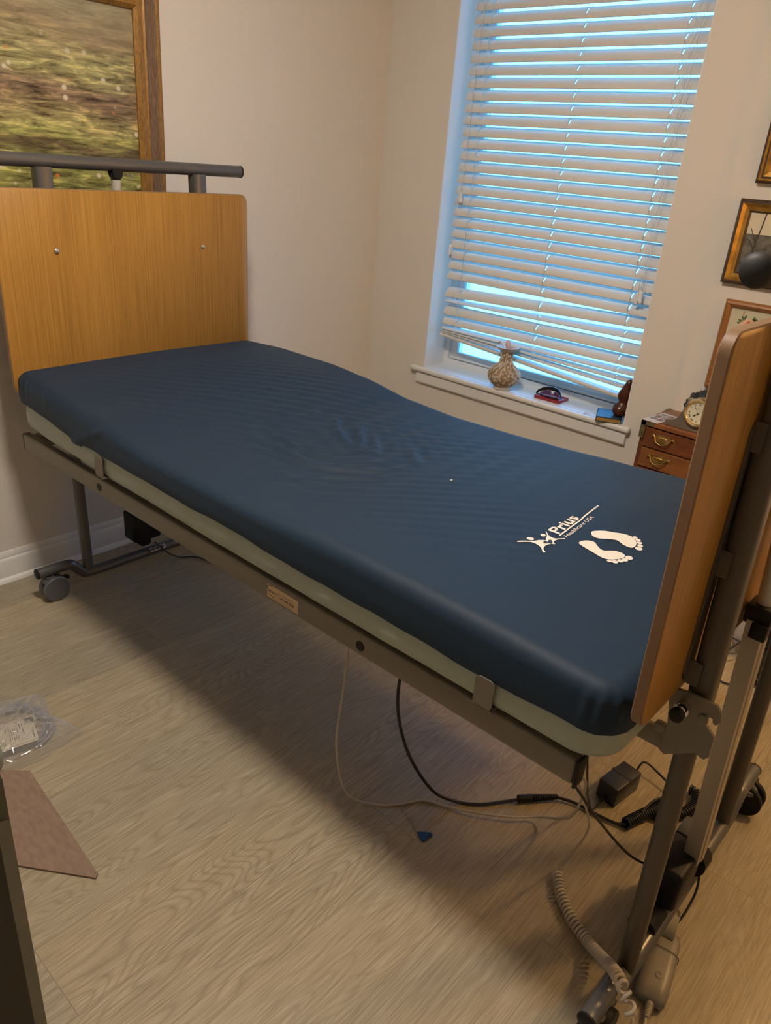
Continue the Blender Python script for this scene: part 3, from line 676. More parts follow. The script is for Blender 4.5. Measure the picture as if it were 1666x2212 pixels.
# densify
P2 = []
for i in range(len(per)):
    a, b = per[i], per[(i + 1) % len(per)]; L = math.hypot(b[0] - a[0], b[1] - a[1]); n = max(1, int(L / .012))
    for k_ in range(n): P2.append((a[0] + (b[0] - a[0]) * k_ / n, a[1] + (b[1] - a[1]) * k_ / n))
rings = []; cxm, cym = (MX0 + MX1) / 2, CY
for f, inset in ((0., .012), (.06, .004), (.25, .0), (.55, -.003), (.8, .0), (.93, .004), (1., .016)):
    ring = []
    for (x, y) in P2:
        zt_ = zbase(x, y); zb_ = interp(BOT, x)
        dx, dy = x - min(max(x, MX0 + .1), MX1 - .1), y - min(max(y, MY0 + .1), MY1 - .1); L = math.hypot(dx, dy) or 1
        wob = .0018 * math.sin(x * 33 + f * 3) * math.sin(f * math.pi) * (1 if x < 1.9 else .2) + .0014 * math.sin(x * 71 + f * 6) * math.sin(f * math.pi) * (1 if x < 1.9 else .1)
        ring.append(bm.verts.new((x - dx / L * (inset + wob), y - dy / L * (inset + wob), zt_ + (zb_ - zt_) * f)))
    rings.append(ring)
for a, b in zip(rings, rings[1:]):
    for i in range(len(a)): bm.faces.new((a[i], a[(i + 1) % len(a)], b[(i + 1) % len(a)], b[i]))
bm.faces.new(rings[0][::-1]); bm.faces.new(rings[-1])
base = finish('mattress_base', bm, MAT['green'], mt, 60)
bm = new_bm()   # corner seam
sx, sy = MX1 - .006 - .022, MY0 + .006 + .022
def on_print(p, dz=.0012): return Vector((p[0], p[1], ztop(p[0], p[1]) + dz))
FOOTA = [(1.9578, -1.4014), (1.9563, -1.3924), (1.9657, -1.3797), (1.9779, -1.3705), (1.9904, -1.3657), (2.005, -1.3577), (2.0198, -1.3541), (2.032, -1.3566), (2.0422, -1.3668), (2.0479, -1.3767), (2.0508, -1.3886), (2.0484, -1.3982), (2.0408, -1.4009), (2.0293, -1.3994), (2.0196, -1.3945), (2.0113, -1.3923), (2.001, -1.3975), (1.9902, -1.4051), (1.9825, -1.4117), (1.9741, -1.4134), (1.9649, -1.4102)]
FOOTB = [(1.9611, -1.458), (1.9601, -1.4495), (1.9659, -1.4396), (1.9739, -1.4338), (1.9828, -1.433), (1.9918, -1.4398), (2.0014, -1.4474), (2.0121, -1.4506), (2.0206, -1.4429), (2.0292, -1.4352), (2.0403, -1.4324), (2.0497, -1.4343), (2.054, -1.4396), (2.0549, -1.4478), (2.05, -1.459), (2.0416, -1.4701), (2.031, -1.4768), (2.0188, -1.4771), (2.0043, -1.4735), (1.9897, -1.4698), (1.9769, -1.4664), (1.9664, -1.4626)]
BODY = [(1.8662, -1.539), (1.8767, -1.5278), (1.8886, -1.5189), (1.8959, -1.5058), (1.9033, -1.499), (1.9061, -1.4972), (1.9007, -1.4867), (1.8978, -1.4786), (1.8921, -1.4709), (1.8856, -1.4641), (1.8861, -1.4617), (1.8948, -1.4705), (1.9027, -1.4755), (1.9111, -1.4767), (1.9176, -1.4745), (1.9257, -1.4656), (1.9298, -1.4611), (1.9316, -1.4641), (1.9251, -1.471), (1.9211, -1.4805), (1.9211, -1.4902), (1.9246, -1.4944), (1.9291, -1.4972), (1.9226, -1.5023), (1.9182, -1.5107), (1.9182, -1.5217), (1.9219, -1.5309), (1.9268, -1.5358), (1.9318, -1.5394), (1.929, -1.5439), (1.9217, -1.5366), (1.9143, -1.5293), (1.9037, -1.5245), (1.8954, -1.5235), (1.8856, -1.5265), (1.8687, -1.5428)]
HEART = [(1.9068, -1.5078), (1.9067, -1.5028), (1.9098, -1.5001), (1.9131, -1.5011), (1.9104, -1.4948), (1.9118, -1.4891), (1.9158, -1.4893), (1.9201, -1.4942), (1.923, -1.5008), (1.9165, -1.5048), (1.911, -1.5099)]
SWOOSH = [(1.9158, -1.4592), (1.9132, -1.4104), (1.9111, -1.3611), (1.9092, -1.3506), (1.9074, -1.3365), (1.9047, -1.302), (1.9023, -1.2652)]
TOES = [(2.0335, -1.3532, .0052, .0052), (2.0428, -1.3585, .0052, .0052), (2.0502, -1.3677, .006, .0055), (2.0565, -1.3780, .006, .0058), (2.0602, -1.3907, .0075, .0075), (2.0405, -1.4785, .005, .005), (2.0498, -1.4735, .0063, .0062), (2.056, -1.4625, .0062, .0062), (2.0605, -1.4527, .0062, .0065), (2.0628, -1.4392, .0075, .0075), (1.8795, -1.513, .0078, .0068), (1.890, -1.4812, .0055, .0055)]
def flat(bm, poly, dz=.0012, smoothn=4):
    if smoothn:
        Q = [Vector((*p, 0)) for p in poly]; Q = Q[-1:] + Q + Q[:2]; out = []
        for i in range(1, len(Q) - 2):
            for k in range(smoothn):
                t = k / smoothn; a, b, c, d = Q[i - 1], Q[i], Q[i + 1], Q[i + 2]
                out.append(.5 * ((2 * b) + (c - a) * t + (2 * a - 5 * b + 4 * c - d) * t * t + (3 * b - a - 3 * c + d) * t ** 3))
    else: out = [Vector((*p, 0)) for p in poly]
    f = bm.faces.new([bm.verts.new(on_print(p, dz)) for p in out]); bmesh.ops.triangulate(bm, faces=[f], ngon_method='EAR_CLIP')
bm = new_bm(); flat(bm, FOOTA); flat(bm, FOOTB)
for i, (x, y, a, b) in enumerate(TOES): flat(bm, [(x + a * math.cos(t * math.pi / 8), y + b * math.sin(t * math.pi / 8)) for t in range(16)], smoothn=0)
flat(bm, BODY, smoothn=3)
sw = []
for i, (x, y) in enumerate(SWOOSH): sw.append((x - .0019, y))
for x, y in SWOOSH[::-1]: sw.append((x + .0019, y))
flat(bm, sw, smoothn=0)
ptf = lambda p: on_print(p)
put_text(bm, 'Prius', (1.9109, -1.4547, 0), (-.0061, .0985, 0), (-.0267, .0003, 0), ptf, bold=.022)
put_text(bm, 'Healthcare USA', (1.9321, -1.4554, 0), (-.0061, .1260, 0), (-.0105, .0030, 0), ptf, bold=.006)
pr_o = finish('printed_logo', bm, MAT['print'], cover)
bm = new_bm(); flat(bm, HEART, .0018); finish('heart_cutout', bm, MAT['navyprint'], pr_o)

# ================================================================== PICTURES
def frame(bm, axis, a0, a1, z0, z1, wall, out, prof, mi=None):
    """picture frame; axis 'x' (on back wall) or 'y' (left wall). prof: (distance inwards from outer edge, stand-off)"""
    def P(a, z, s): return (a, wall + out * s, z) if axis == 'x' else (wall + out * s, a, z)
    rings = []
    for d, s in prof: rings.append([bm.verts.new(P(a, z, s)) for a, z in ((a0 + d, z0 + d), (a1 - d, z0 + d), (a1 - d, z1 - d), (a0 + d, z1 - d))])
    for j, (a, b) in enumerate(zip(rings, rings[1:])):
        for i in range(4):
            f = bm.faces.new((a[i], a[(i + 1) % 4], b[(i + 1) % 4], b[i]))
            if mi: f.material_index = mi[j]
def panel(bm, axis, a0, a1, z0, z1, wall, out, s, t=.002):
    def P(a, z, s): return (a, wall + out * s, z) if axis == 'x' else (wall + out * s, a, z)
    prism(bm, [P(a0, z0, s - t), P(a1, z0, s - t), P(a1, z1, s - t), P(a0, z1, s - t)], (0, out, 0) if axis == 'x' else (out, 0, 0), t)
def painting_mat():
    m = nmat('pond_oil_paint', (.3, .3, .1), .38, spec=.45)
    t = N(m, 'ShaderNodeTexCoord'); mp = N(m, 'ShaderNodeMapping'); mp.inputs['Scale'].default_value = (1, 2.6, 17); mp.inputs['Rotation'].default_value = (math.radians(-6), 0, 0); Lk(m, t.outputs['Object'], mp.inputs[0])
    n1 = N(m, 'ShaderNodeTexNoise'); n1.inputs['Scale'].default_value = 3.6; n1.inputs['Detail'].default_value = 12; n1.inputs['Roughness'].default_value = .68; n1.inputs['Distortion'].default_value = .5; Lk(m, mp.outputs[0], n1.inputs['Vector'])
    sx = N(m, 'ShaderNodeSeparateXYZ'); Lk(m, t.outputs['Object'], sx.inputs[0])
    # broad bands by height
    mp2 = N(m, 'ShaderNodeMapping'); mp2.inputs['Scale'].default_value = (1, 1.4, 4.6); Lk(m, t.outputs['Object'], mp2.inputs[0])
    n2 = N(m, 'ShaderNodeTexNoise'); n2.inputs['Scale'].default_value = 1.9; n2.inputs['Detail'].default_value = 3; Lk(m, mp2.outputs[0], n2.inputs['Vector'])
    zc = N(m, 'ShaderNodeMath', operation='MULTIPLY_ADD'); zc.inputs[1].default_value = .22; Lk(m, n2.outputs['Fac'], zc.inputs[0]); Lk(m, sx.outputs['Z'], zc.inputs[2])
    zn = N(m, 'ShaderNodeMapRange'); zn.inputs['From Min'].default_value = 1.45; zn.inputs['From Max'].default_value = 2.05; Lk(m, zc.outputs[0], zn.inputs['Value'])
    band = ramp(m, zn.outputs[0], [(0, (.22, .22, .07)), (.10, (.30, .31, .10)), (.17, (.10, .075, .045)), (.25, (.26, .27, .09)), (.34, (.36, .33, .14)), (.43, (.17, .12, .08)), (.50, (.20, .15, .10)), (.58, (.31, .30, .14)), (.70, (.29, .23, .14)), (.85, (.31, .28, .18)), (1, (.30, .28, .20))])
    strokes = ramp(m, n1.outputs['Fac'], [(.36, (.18, .15, .14)), (.45, (.72, .68, .62)), (.53, (1.1, 1.1, 1.05)), (.63, (2.3, 2.1, 1.8))])
    soft = ramp(m, n1.outputs['Fac'], [(.34, (.62, .60, .58)), (.54, (1., 1., 1.)), (.68, (1.35, 1.28, 1.15))])
    vv_ = N(m, 'ShaderNodeMapRange'); vv_.inputs['From Min'].default_value = .55; vv_.inputs['From Max'].default_value = .72; Lk(m, zn.outputs[0], vv_.inputs['Value'])
    ms = N(m, 'ShaderNodeMix', data_type='RGBA'); Lk(m, vv_.outputs[0], ms.inputs[0]); Lk(m, strokes.outputs[0], ms.inputs[6]); Lk(m, soft.outputs[0], ms.inputs[7])
    mx = N(m, 'ShaderNodeMix', data_type='RGBA', blend_type='MULTIPLY'); mx.inputs[0].default_value = 1; Lk(m, band.outputs[0], mx.inputs[6]); Lk(m, ms.outputs[2], mx.inputs[7])
    cl = vv_
    # small blossoms
    vo = N(m, 'ShaderNodeTexVoronoi'); vo.inputs['Scale'].default_value = 26; mp4 = N(m, 'ShaderNodeMapping'); mp4.inputs['Scale'].default_value = (1, 1, 1.1); Lk(m, t.outputs['Object'], mp4.inputs[0]); Lk(m, mp4.outputs[0], vo.inputs['Vector'])
    lt = ramp(m, vo.outputs['Distance'], [(.14, (1, 1, 1)), (.26, (0, 0, 0))])
    wn_ = N(m, 'ShaderNodeTexWhiteNoise'); Lk(m, vo.outputs['Position'], wn_.inputs['Vector']); gt = N(m, 'ShaderNodeMath', operation='GREATER_THAN'); gt.inputs[1].default_value = .55; Lk(m, wn_.outputs['Value'], gt.inputs[0])
    inv = N(m, 'ShaderNodeMath', operation='SUBTRACT'); inv.inputs[0].default_value = 1.0; Lk(m, cl.outputs[0], inv.inputs[1])
    a1 = N(m, 'ShaderNodeMath', operation='MULTIPLY'); Lk(m, lt.outputs[0], a1.inputs[0]); Lk(m, gt.outputs[0], a1.inputs[1]); a2 = N(m, 'ShaderNodeMath', operation='MULTIPLY'); Lk(m, a1.outputs[0], a2.inputs[0]); Lk(m, inv.outputs[0], a2.inputs[1])
    bc_ = ramp(m, wn_.outputs['Value'], [(.55, (.62, .56, .44)), (.90, (.62, .56, .44)), (.91, (.52, .18, .04))])
    mx2 = N(m, 'ShaderNodeMix', data_type='RGBA'); Lk(m, a2.outputs[0], mx2.inputs[0]); Lk(m, mx.outputs[2], mx2.inputs[6]); Lk(m, bc_.outputs[0], mx2.inputs[7])
    Lk(m, mx2.outputs[2], bs(m).inputs['Base Color'])
    bp = N(m, 'ShaderNodeBump'); bp.inputs['Strength'].default_value = .5; bp.inputs['Distance'].default_value = .002; Lk(m, n1.outputs['Fac'], bp.inputs['Height']); Lk(m, bp.outputs[0], bs(m).inputs['Normal'])
    return m
pt_ = thing('framed_painting', (0, -1.75, 1.55), 'large oil painting of a pond in a gold and brown frame above the headboard', 'painting')
bm = new_bm()
gold = noise_mat('worn_gold', (.20, .10, .022), (.38, .20, .045), 60, (1, 4, 1), .42, .35)
brn = noise_mat('distressed_brown', (.085, .045, .022), (.24, .15, .085), 30, (4, 12, 1), .6, 0, .4)
PY1, PZ1, PZ0, PY0 = -1.147, 1.957, 1.12, -2.35
pf = [(0, .001), (0, .026), (.010, .032), (.016, .030), (.022, .024), (.050, .026), (.056, .030), (.062, .026), (.080, .028), (.092, .018), (.092, .010)]
frame(bm, 'y', PY0, PY1, PZ0, PZ1, 0, 1, pf, [1, 0, 0, 1, 1, 1, 0, 0, 0, 0])
finish('frame', bm, [gold, brn], pt_)
bm = new_bm(); panel(bm, 'y', PY0 + .09, PY1 - .09, PZ0 + .09, PZ1 - .09, 0, 1, .012, .004); finish('canvas', bm, painting_mat(), pt_)

def small_frame(name, label, x0, x1, z0, z1, prof, mats, mi, inner, canvas_mat):
    g = thing(name, ((x0 + x1) / 2, .012, (z0 + z1) / 2), label, 'picture')
    bm = new_bm(); frame(bm, 'x', x0, x1, z0, z1, -.012, -1, prof, mi); finish('frame', bm, mats, g)
    bm = new_bm(); panel(bm, 'x', x0 + inner, x1 - inner, z0 + inner, z1 - inner, -.012, -1, .008, .004); finish('print', bm, canvas_mat, g)
    return g
goldm = noise_mat('gilt_moulding', (.24, .12, .02), (.55, .32, .06), 25, (1, 1, 1), .3, .6)
dkm = nmat('dark_umber_moulding', (.055, .03, .014), .4)
def photo_mat():
    m = nmat('winter_tree_photo', (.4, .38, .32), .3)
    t = N(m, 'ShaderNodeTexCoord'); no = N(m, 'ShaderNodeTexNoise'); no.inputs['Scale'].default_value = 45; no.inputs['Detail'].default_value = 8; Lk(m, t.outputs['Object'], no.inputs['Vector'])
    sx = N(m, 'ShaderNodeSeparateXYZ'); Lk(m, t.outputs['Object'], sx.inputs[0]); gt = N(m, 'ShaderNodeMath', operation='GREATER_THAN'); gt.inputs[1].default_value = 1.368; Lk(m, sx.outputs['Z'], gt.inputs[0])
    r = ramp(m, no.outputs['Fac'], [(.35, (.055, .05, .04)), (.65, (.17, .16, .13))]); mx = N(m, 'ShaderNodeMix', data_type='RGBA'); Lk(m, gt.outputs[0], mx.inputs[0]); Lk(m, r.outputs[0], mx.inputs[6]); mx.inputs[7].default_value = (.62, .57, .42, 1)
    Lk(m, mx.outputs[2], bs(m).inputs['Base Color']); return m
g1 = small_frame('framed_picture', 'gilt picture frame highest on the back wall at the right edge', 1.655, 2.00, 1.520, 1.98, [(0, .001), (0, .020), (.008, .024), (.014, .020), (.020, .021), (.034, .016), (.044, .008)], [dkm, goldm], [0, 0, 1, 0, 1, 1], .042, nmat('gilt_liner', (.35, .2, .04), .35, .3))
g2 = small_frame('framed_photograph', 'brown framed photograph of a bare tree, between two other frames on the wall', 1.626, 2.06, 1.208, 1.472, [(0, .001), (0, .020), (.006, .026), (.012, .026), (.022, .018), (.034, .016), (.040, .008)], [dkm, goldm], [0, 0, 0, 1, 1, 0], .038, photo_mat())
bm = new_bm()
tube(bm, [(1.700, -.0205, 1.255), (1.701, -.0205, 1.33), (1.707, -.0205, 1.375), (1.715, -.0205, 1.44)], .0022, 6, n=5)
tube(bm, [(1.703, -.0205, 1.335), (1.690, -.0205, 1.362), (1.678, -.0205, 1.385)], .0012, 5, n=4); tube(bm, [(1.702, -.0205, 1.305), (1.725, -.0205, 1.275), (1.75, -.0205, 1.29)], .0025, 6, n=5); tube(bm, [(1.701, -.0205, 1.320), (1.685, -.0205, 1.345), (1.672, -.0205, 1.352)], .0018, 6, n=5)
finish('tree_image', bm, nmat('photo_dark_tone', (.06, .05, .035), .4), g2)
oak = noise_mat('honey_oak_moulding', (.21, .085, .02), (.33, .15, .045), 30, (1, 1, 6), .4)
g3 = small_frame('framed_embroidery', 'honey oak framed picture of pink roses on the back wall, partly behind the footboard', 1.6605, 2.02, .851, 1.157, [(0, .001), (0, .014), (.005, .021), (.012, .023), (.020, .018), (.024, .008)], [oak], None, .023, bumpy(nmat('cream_mount', (.52, .50, .36), .7), 300, .2, .0005))
bm = new_bm(); random.seed(3)
def petal(bm, cx, cz, r_, a, l, wd, mi, y=.0035):
    y -= .024; cx += .028; cz -= .012
    f = bm.faces.new([bm.verts.new((cx + l * math.cos(t) * math.cos(a) - wd * math.sin(t) * math.sin(a), y, cz + l * math.cos(t) * math.sin(a) + wd * math.sin(t) * math.cos(a))) for t in [k * math.pi / 5 for k in range(10)]]); f.material_index = mi
for k_ in range(9): a = k_ * .7; petal(bm, 1.722 + .010 * math.cos(a), 1.103 + .007 * math.sin(a), 0, a, .008, .005, 0, .0034 - .00005 * k_)
for k_ in range(5): a = k_ * 1.25; petal(bm, 1.722 + .004 * math.cos(a), 1.103 + .003 * math.sin(a), 0, a, .004, .003, 1, .0028 - .00005 * k_)
for k_ in range(5): a = k_ * 1.25; petal(bm, 1.703 + .005 * math.cos(a), 1.096 + .004 * math.sin(a), 0, a, .005, .004, 0, .0034 - .00005 * k_)
for cx, cz, a in ((1.700, 1.115, 2.2), (1.707, 1.118, 1.3), (1.738, 1.115, .5), (1.746, 1.113, .2), (1.694, 1.106, 2.8), (1.735, 1.118, 1.2), (1.768, 1.110, .5), (1.692, 1.099, 3.4)): petal(bm, cx, cz, 0, a, .009, .0035, 2, .0036)
petal(bm, 1.699, 1.131, 0, 1.6, .009, .0016, 1, .0032)
finish('rose_motif', bm, [nmat('thread_pink', (.72, .45, .33), .7), nmat('thread_rust', (.50, .15, .05), .7), nmat('thread_green', (.10, .15, .05), .7)], g3)

# ================================================================== CHEST AND THINGS ON IT
CX0, CX1, CYF, CYB, CZ = 1.557, 2.00, -.252, -.022, .738
ch = thing('campaign_chest', ((CX0 + CX1) / 2, (CYF + CYB) / 2, 0), 'small reddish wooden chest of drawers with brass corners beside the window', 'chest of drawers')
maho = noise_mat('mahogany', (.085, .024, .009), (.20, .062, .018), 12, (1, 1, 9), .32, 0, .8, 6)
maho2 = noise_mat('mahogany_light', (.15, .052, .014), (.26, .098, .026), 12, (1, 1, 9), .32, 0, .8, 6)
brass = noise_mat('aged_brass', (.28, .18, .06), (.62, .44, .16), 30, (1, 1, 1), .3, .9)
brassd = noise_mat('tarnished_brass', (.13, .10, .05), (.30, .24, .12), 60, (1, 1, 1), .45, .7)
bm = new_bm()
box(bm, CX0, CX0 + .016, CYF + .014, CYB, 0.0, CZ - .016); box(bm, CX1 - .016, CX1, CYF + .014, CYB, .0, CZ - .016); box(bm, CX0 + .016, CX1 - .016, CYB - .01, CYB, .0, CZ - .016)
DZ = [(CZ - .016 - .074 * (i + 1), CZ - .016 - .004 - .074 * i) for i in range(9)]
for i, (za, zb) in enumerate(DZ): box(bm, CX0 + .016, CX1 - .016, CYF + .012, CYB - .01, za - .004, za)
box(bm, CX0 + .016, CX1 - .016, CYF + .012, CYB - .01, 0, DZ[-1][0] - .004)
finish('carcass', bm, maho, ch)
bm = new_bm(); box(bm, CX0, CX1, CYF, CYB, CZ - .016, CZ, .0015); top = finish('top', bm, maho2, ch)
for i, (za, zb) in enumerate(DZ):
    bm = new_bm(); box(bm, CX0 + .0175, CX1 - .0175, CYF + .004, CYF + .11, za + .0012, zb - .0012, .001); dr = finish('drawer', bm, maho if i % 2 == 0 else maho2, ch)
    for hx in (CX0 + .088, CX1 - .088):
        bm = new_bm(); zc = (za + zb) / 2 + .003; yh = CYF + .003
        back = [(-.043, .010), (-.034, .015), (-.026, .011), (-.018, .017), (-.006, .015), (.0, .019), (.006, .015), (.018, .017), (.026, .011), (.034, .015), (.043, .010), (.040, .002), (.030, .006), (.024, -.004), (.013, -.013), (0, -.017), (-.013, -.013), (-.024, -.004), (-.030, .006), (-.040, .002)]
        prism(bm, [(hx + u, yh, zc + v) for u, v in back], (0, -1, 0), .002)
        tube(bm, [(hx - .043, yh - .004, zc - .002), (hx - .040, yh - .006, zc + .010), (hx - .030, yh - .009, zc + .010), (hx - .020, yh - .012, zc - .008), (hx, yh - .013, zc - .0145), (hx + .020, yh - .012, zc - .006), (hx + .030, yh - .009, zc + .010), (hx + .040, yh - .006, zc + .010), (hx + .043, yh - .004, zc - .002)], .0019, 8, n=6)
        for s in (-1, 1): lathe(bm, [(0, -.009), (.0045, -.007), (.005, -.002), (.003, .0)], (hx + s * .034, yh, zc + .011), 12, 'y')
        for k_ in range(5): lathe(bm, [(0, -.006), (.0035, -.004), (.0045, .0)], (hx + (k_ - 2) * .006, yh - .003, zc + .008 - abs(k_ - 2) * .001), 8, 'y')
        finish('handle', bm, brass, dr, 50)
for cx_, s in ((CX0, 1), (CX1, -1)):
    bm = new_bm()
    a, b = sorted((cx_ - s * .0012, cx_ + s * .045)); box(bm, a, b, CYF - .0012, CYF + .0005, CZ - .014, CZ + .0012)
    a, b = sorted((cx_ - s * .0012, cx_ + s * .0165)); box(bm, a, b, CYF - .0012, CYF + .006, CZ - .062, CZ + .0012)
    a, b = sorted((cx_ - s * .0012, cx_ + s * .012)); box(bm, a, b, CYF - .0012, CYF + .04, CZ, CZ + .0012)
    a, b = sorted((cx_ - s * .0012, cx_ + s * .045)); box(bm, a, b, CYF - .0012, CYF + .010, CZ, CZ + .0014)
    finish('brass_corner', bm, brassd, ch)
    bm = new_bm(); a, b = sorted((cx_ - s * .0012, cx_ + s * .012)); box(bm, a, b, CYB - .05, CYB + .001, CZ, CZ + .0012); finish('brass_corner', bm, brassd, ch)
# clock
ZT = CZ + .0015
def clock():
    cx, cz, R = 1.733, ZT + .066, .042; yF = -.232; th = .030
    ck = thing('mantel_clock', (cx, yF + .015, ZT), 'grey wooden tambour mantel clock with brass rim and Roman numeral dial on the chest', 'clock')
    bm = new_bm(); half = []
    half = [(-.108, .0), (-.108, .005), (-.105, .007), (-.105, .014), (-.100, .018), (-.086, .020), (-.074, .025), (-.064, .036), (-.056, .053), (-.048, .076), (-.037, .098), (-.021, .112), (0, .117)]
    full = half + [(-u, v) for u, v in half[::-1][1:]]
    fs = prism(bm, [(cx + u, yF, ZT + v) for u, v in full], (0, 1, 0), th)
    finish('case', bm, nmat('grey_clock_case', (.16, .125, .095), .35), ck, 30)
    bm = new_bm(); lathe(bm, [(R + .006, .0), (R + .008, -.004), (R + .006, -.009), (R + .001, -.010), (R - .004, -.006), (R - .006, -.003), (R - .006, 0)], (cx, yF, cz), 48, 'y'); finish('bezel', bm, nmat('polished_brass', (.80, .66, .42), .18, 1.), ck, 40)
    bm = new_bm(); lathe(bm, [(R - .005, -.002), (0, -.0022)], (cx, yF, cz), 40, 'y'); dl = finish('dial', bm, nmat('ivory_dial', (.72, .67, .50), .5), ck)
    bm = new_bm(); yD = yF - .0026
    rom = ['XII', 'I', 'II', 'III', 'IV', 'V', 'VI', 'VII', 'VIII', 'IX', 'X', 'XI']
    for h, s in enumerate(rom):
        a = math.radians(90 - 30 * h); rr = .0295; wd = .0028 * len(s) + .0005; up = Vector((math.cos(a), 0, math.sin(a))); rt = Vector((math.sin(a), 0, -math.cos(a)))
        c_ = Vector((cx, yD, cz)) + up * (rr - .0032); put_text(bm, s, c_ - rt * wd / 2, rt * wd, up * .0068, bold=.012)
    put_text(bm, 'SEIKO', (cx - .006, yD, cz + .0145), (.012, 0, 0), (0, 0, .0024))
    for k_ in range(60):
        a = math.radians(6 * k_); up = Vector((math.cos(a), 0, math.sin(a))); rt = Vector((math.sin(a), 0, -math.cos(a))); c_ = Vector((cx, yD, cz)); r1, r2 = .0365, .0378
        bm.faces.new([bm.verts.new(c_ + up * r1 - rt * .0002), bm.verts.new(c_ + up * r1 + rt * .0002), bm.verts.new(c_ + up * r2 + rt * .0002), bm.verts.new(c_ + up * r2 - rt * .0002)])
    finish('numerals', bm, MAT['black'], dl)
    def hand(nm, ang, l, w_, yo):
        bm = new_bm(); a = math.radians(90 - ang); up = Vector((math.cos(a), 0, math.sin(a))); rt = Vector((math.sin(a), 0, -math.cos(a))); c_ = Vector((cx, yo, cz))
        prism(bm, [c_ - up * .004 - rt * w_ * .4, c_ + up * l * .55 - rt * w_ * .4, c_ + up * l * .68 - rt * w_ * 1.5, c_ + up * l, c_ + up * l * .68 + rt * w_ * 1.5, c_ + up * l * .55 + rt * w_ * .4, c_ - up * .004 + rt * w_ * .4], (0, -1, 0), .0005)
        finish(nm, bm, MAT['black'], dl)
    hand('hour_hand', 228, .021, .0014, yF - .0034); hand('minute_hand', 324, .030, .0009, yF - .0042)
    bm = new_bm(); tube(bm, [(cx, yF - .0056, cz), (cx + .026, yF - .0056, cz + .026)], .0003, 5); finish('second_hand', bm, brassd, dl)
    bm = new_bm(); lathe(bm, [(.0022, -.0025), (.0022, -.0065), (0, -.007)], (cx, yF, cz), 12, 'y'); finish('hub', bm, nmat('hub_brass', (.8, .6, .3), .2, 1.), dl)
clock()
# card with photographs
bm = new_bm(); cr_ = thing('photo_card', (1.63, -.19, ZT), 'white card with small photographs lying flat on the chest, left of the clock', 'card')
cc = Vector((1.5925, -.180, ZT + .0004)); ua = Vector((math.cos(-.12), math.sin(-.12), 0)); va = Vector((-ua.y, ua.x, 0))
def cpt(u, v, z=0): return cc + ua * u + va * v + Vector((0, 0, z))
prism(bm, [cpt(-.030, -.072), cpt(.030, -.072), cpt(.030, .072), cpt(-.030, .072)], (0, 0, 1), .0006); finish('card_sheet', bm, nmat('white_card', (.66, .64, .68), .5), cr_)
bm = new_bm(); random.seed(5)
for i in range(3):
    for j in range(2):
        u0, v0 = -.024 + j * .026, -.038 + i * .034
        f = bm.faces.new([bm.verts.new(cpt(u0, v0, .0009)), bm.verts.new(cpt(u0 + .022, v0, .0009)), bm.verts.new(cpt(u0 + .022, v0 + .028, .0009)), bm.verts.new(cpt(u0, v0 + .028, .0009))]); f.material_index = (i + j) % 2
for i in range(3): 
    v0 = -.064 + i * .007; bm.faces.new([bm.verts.new(cpt(-.026, v0, .0009)), bm.verts.new(cpt(.024, v0, .0009)), bm.verts.new(cpt(.024, v0 + .001, .0009)), bm.verts.new(cpt(-.026, v0 + .001, .0009))])
finish('photo_prints', bm, [noise_mat('print_blue_grey', (.06, .07, .10), (.35, .36, .40), 120), noise_mat('print_rose_grey', (.08, .04, .05), (.38, .28, .30), 120)], cr_)
# dark fabric bundle behind the clock
bm = new_bm(); random.seed(9); bmesh.ops.create_icosphere(bm, subdivisions=4, radius=1)
for v in bm.verts:
    n = v.co.normalized(); k_ = 1 + .10 * math.sin(n.x * 9 + n.z * 5) * math.cos(n.y * 8) + .06 * math.sin(n.z * 17 + n.x * 11)
    v.co = Vector((1.725 + n.x * .075 * k_, -.125 + n.y * .055 * k_, ZT + .062 + max(-1, n.z) * .060 * (k_ if n.z > 0 else 1)))
    v.co.z = max(v.co.z, ZT + .001)
pm = noise_mat('black_floral_fabric', (.012, .015, .012), (.45, .36, .22), 38, (1, 1, 1), .4, 0, .3, 3, .60, .66)
tag(finish('fabric_pouch', bm, pm, None, 180), 'black patterned fabric pouch behind the mantel clock on the chest', 'pouch')

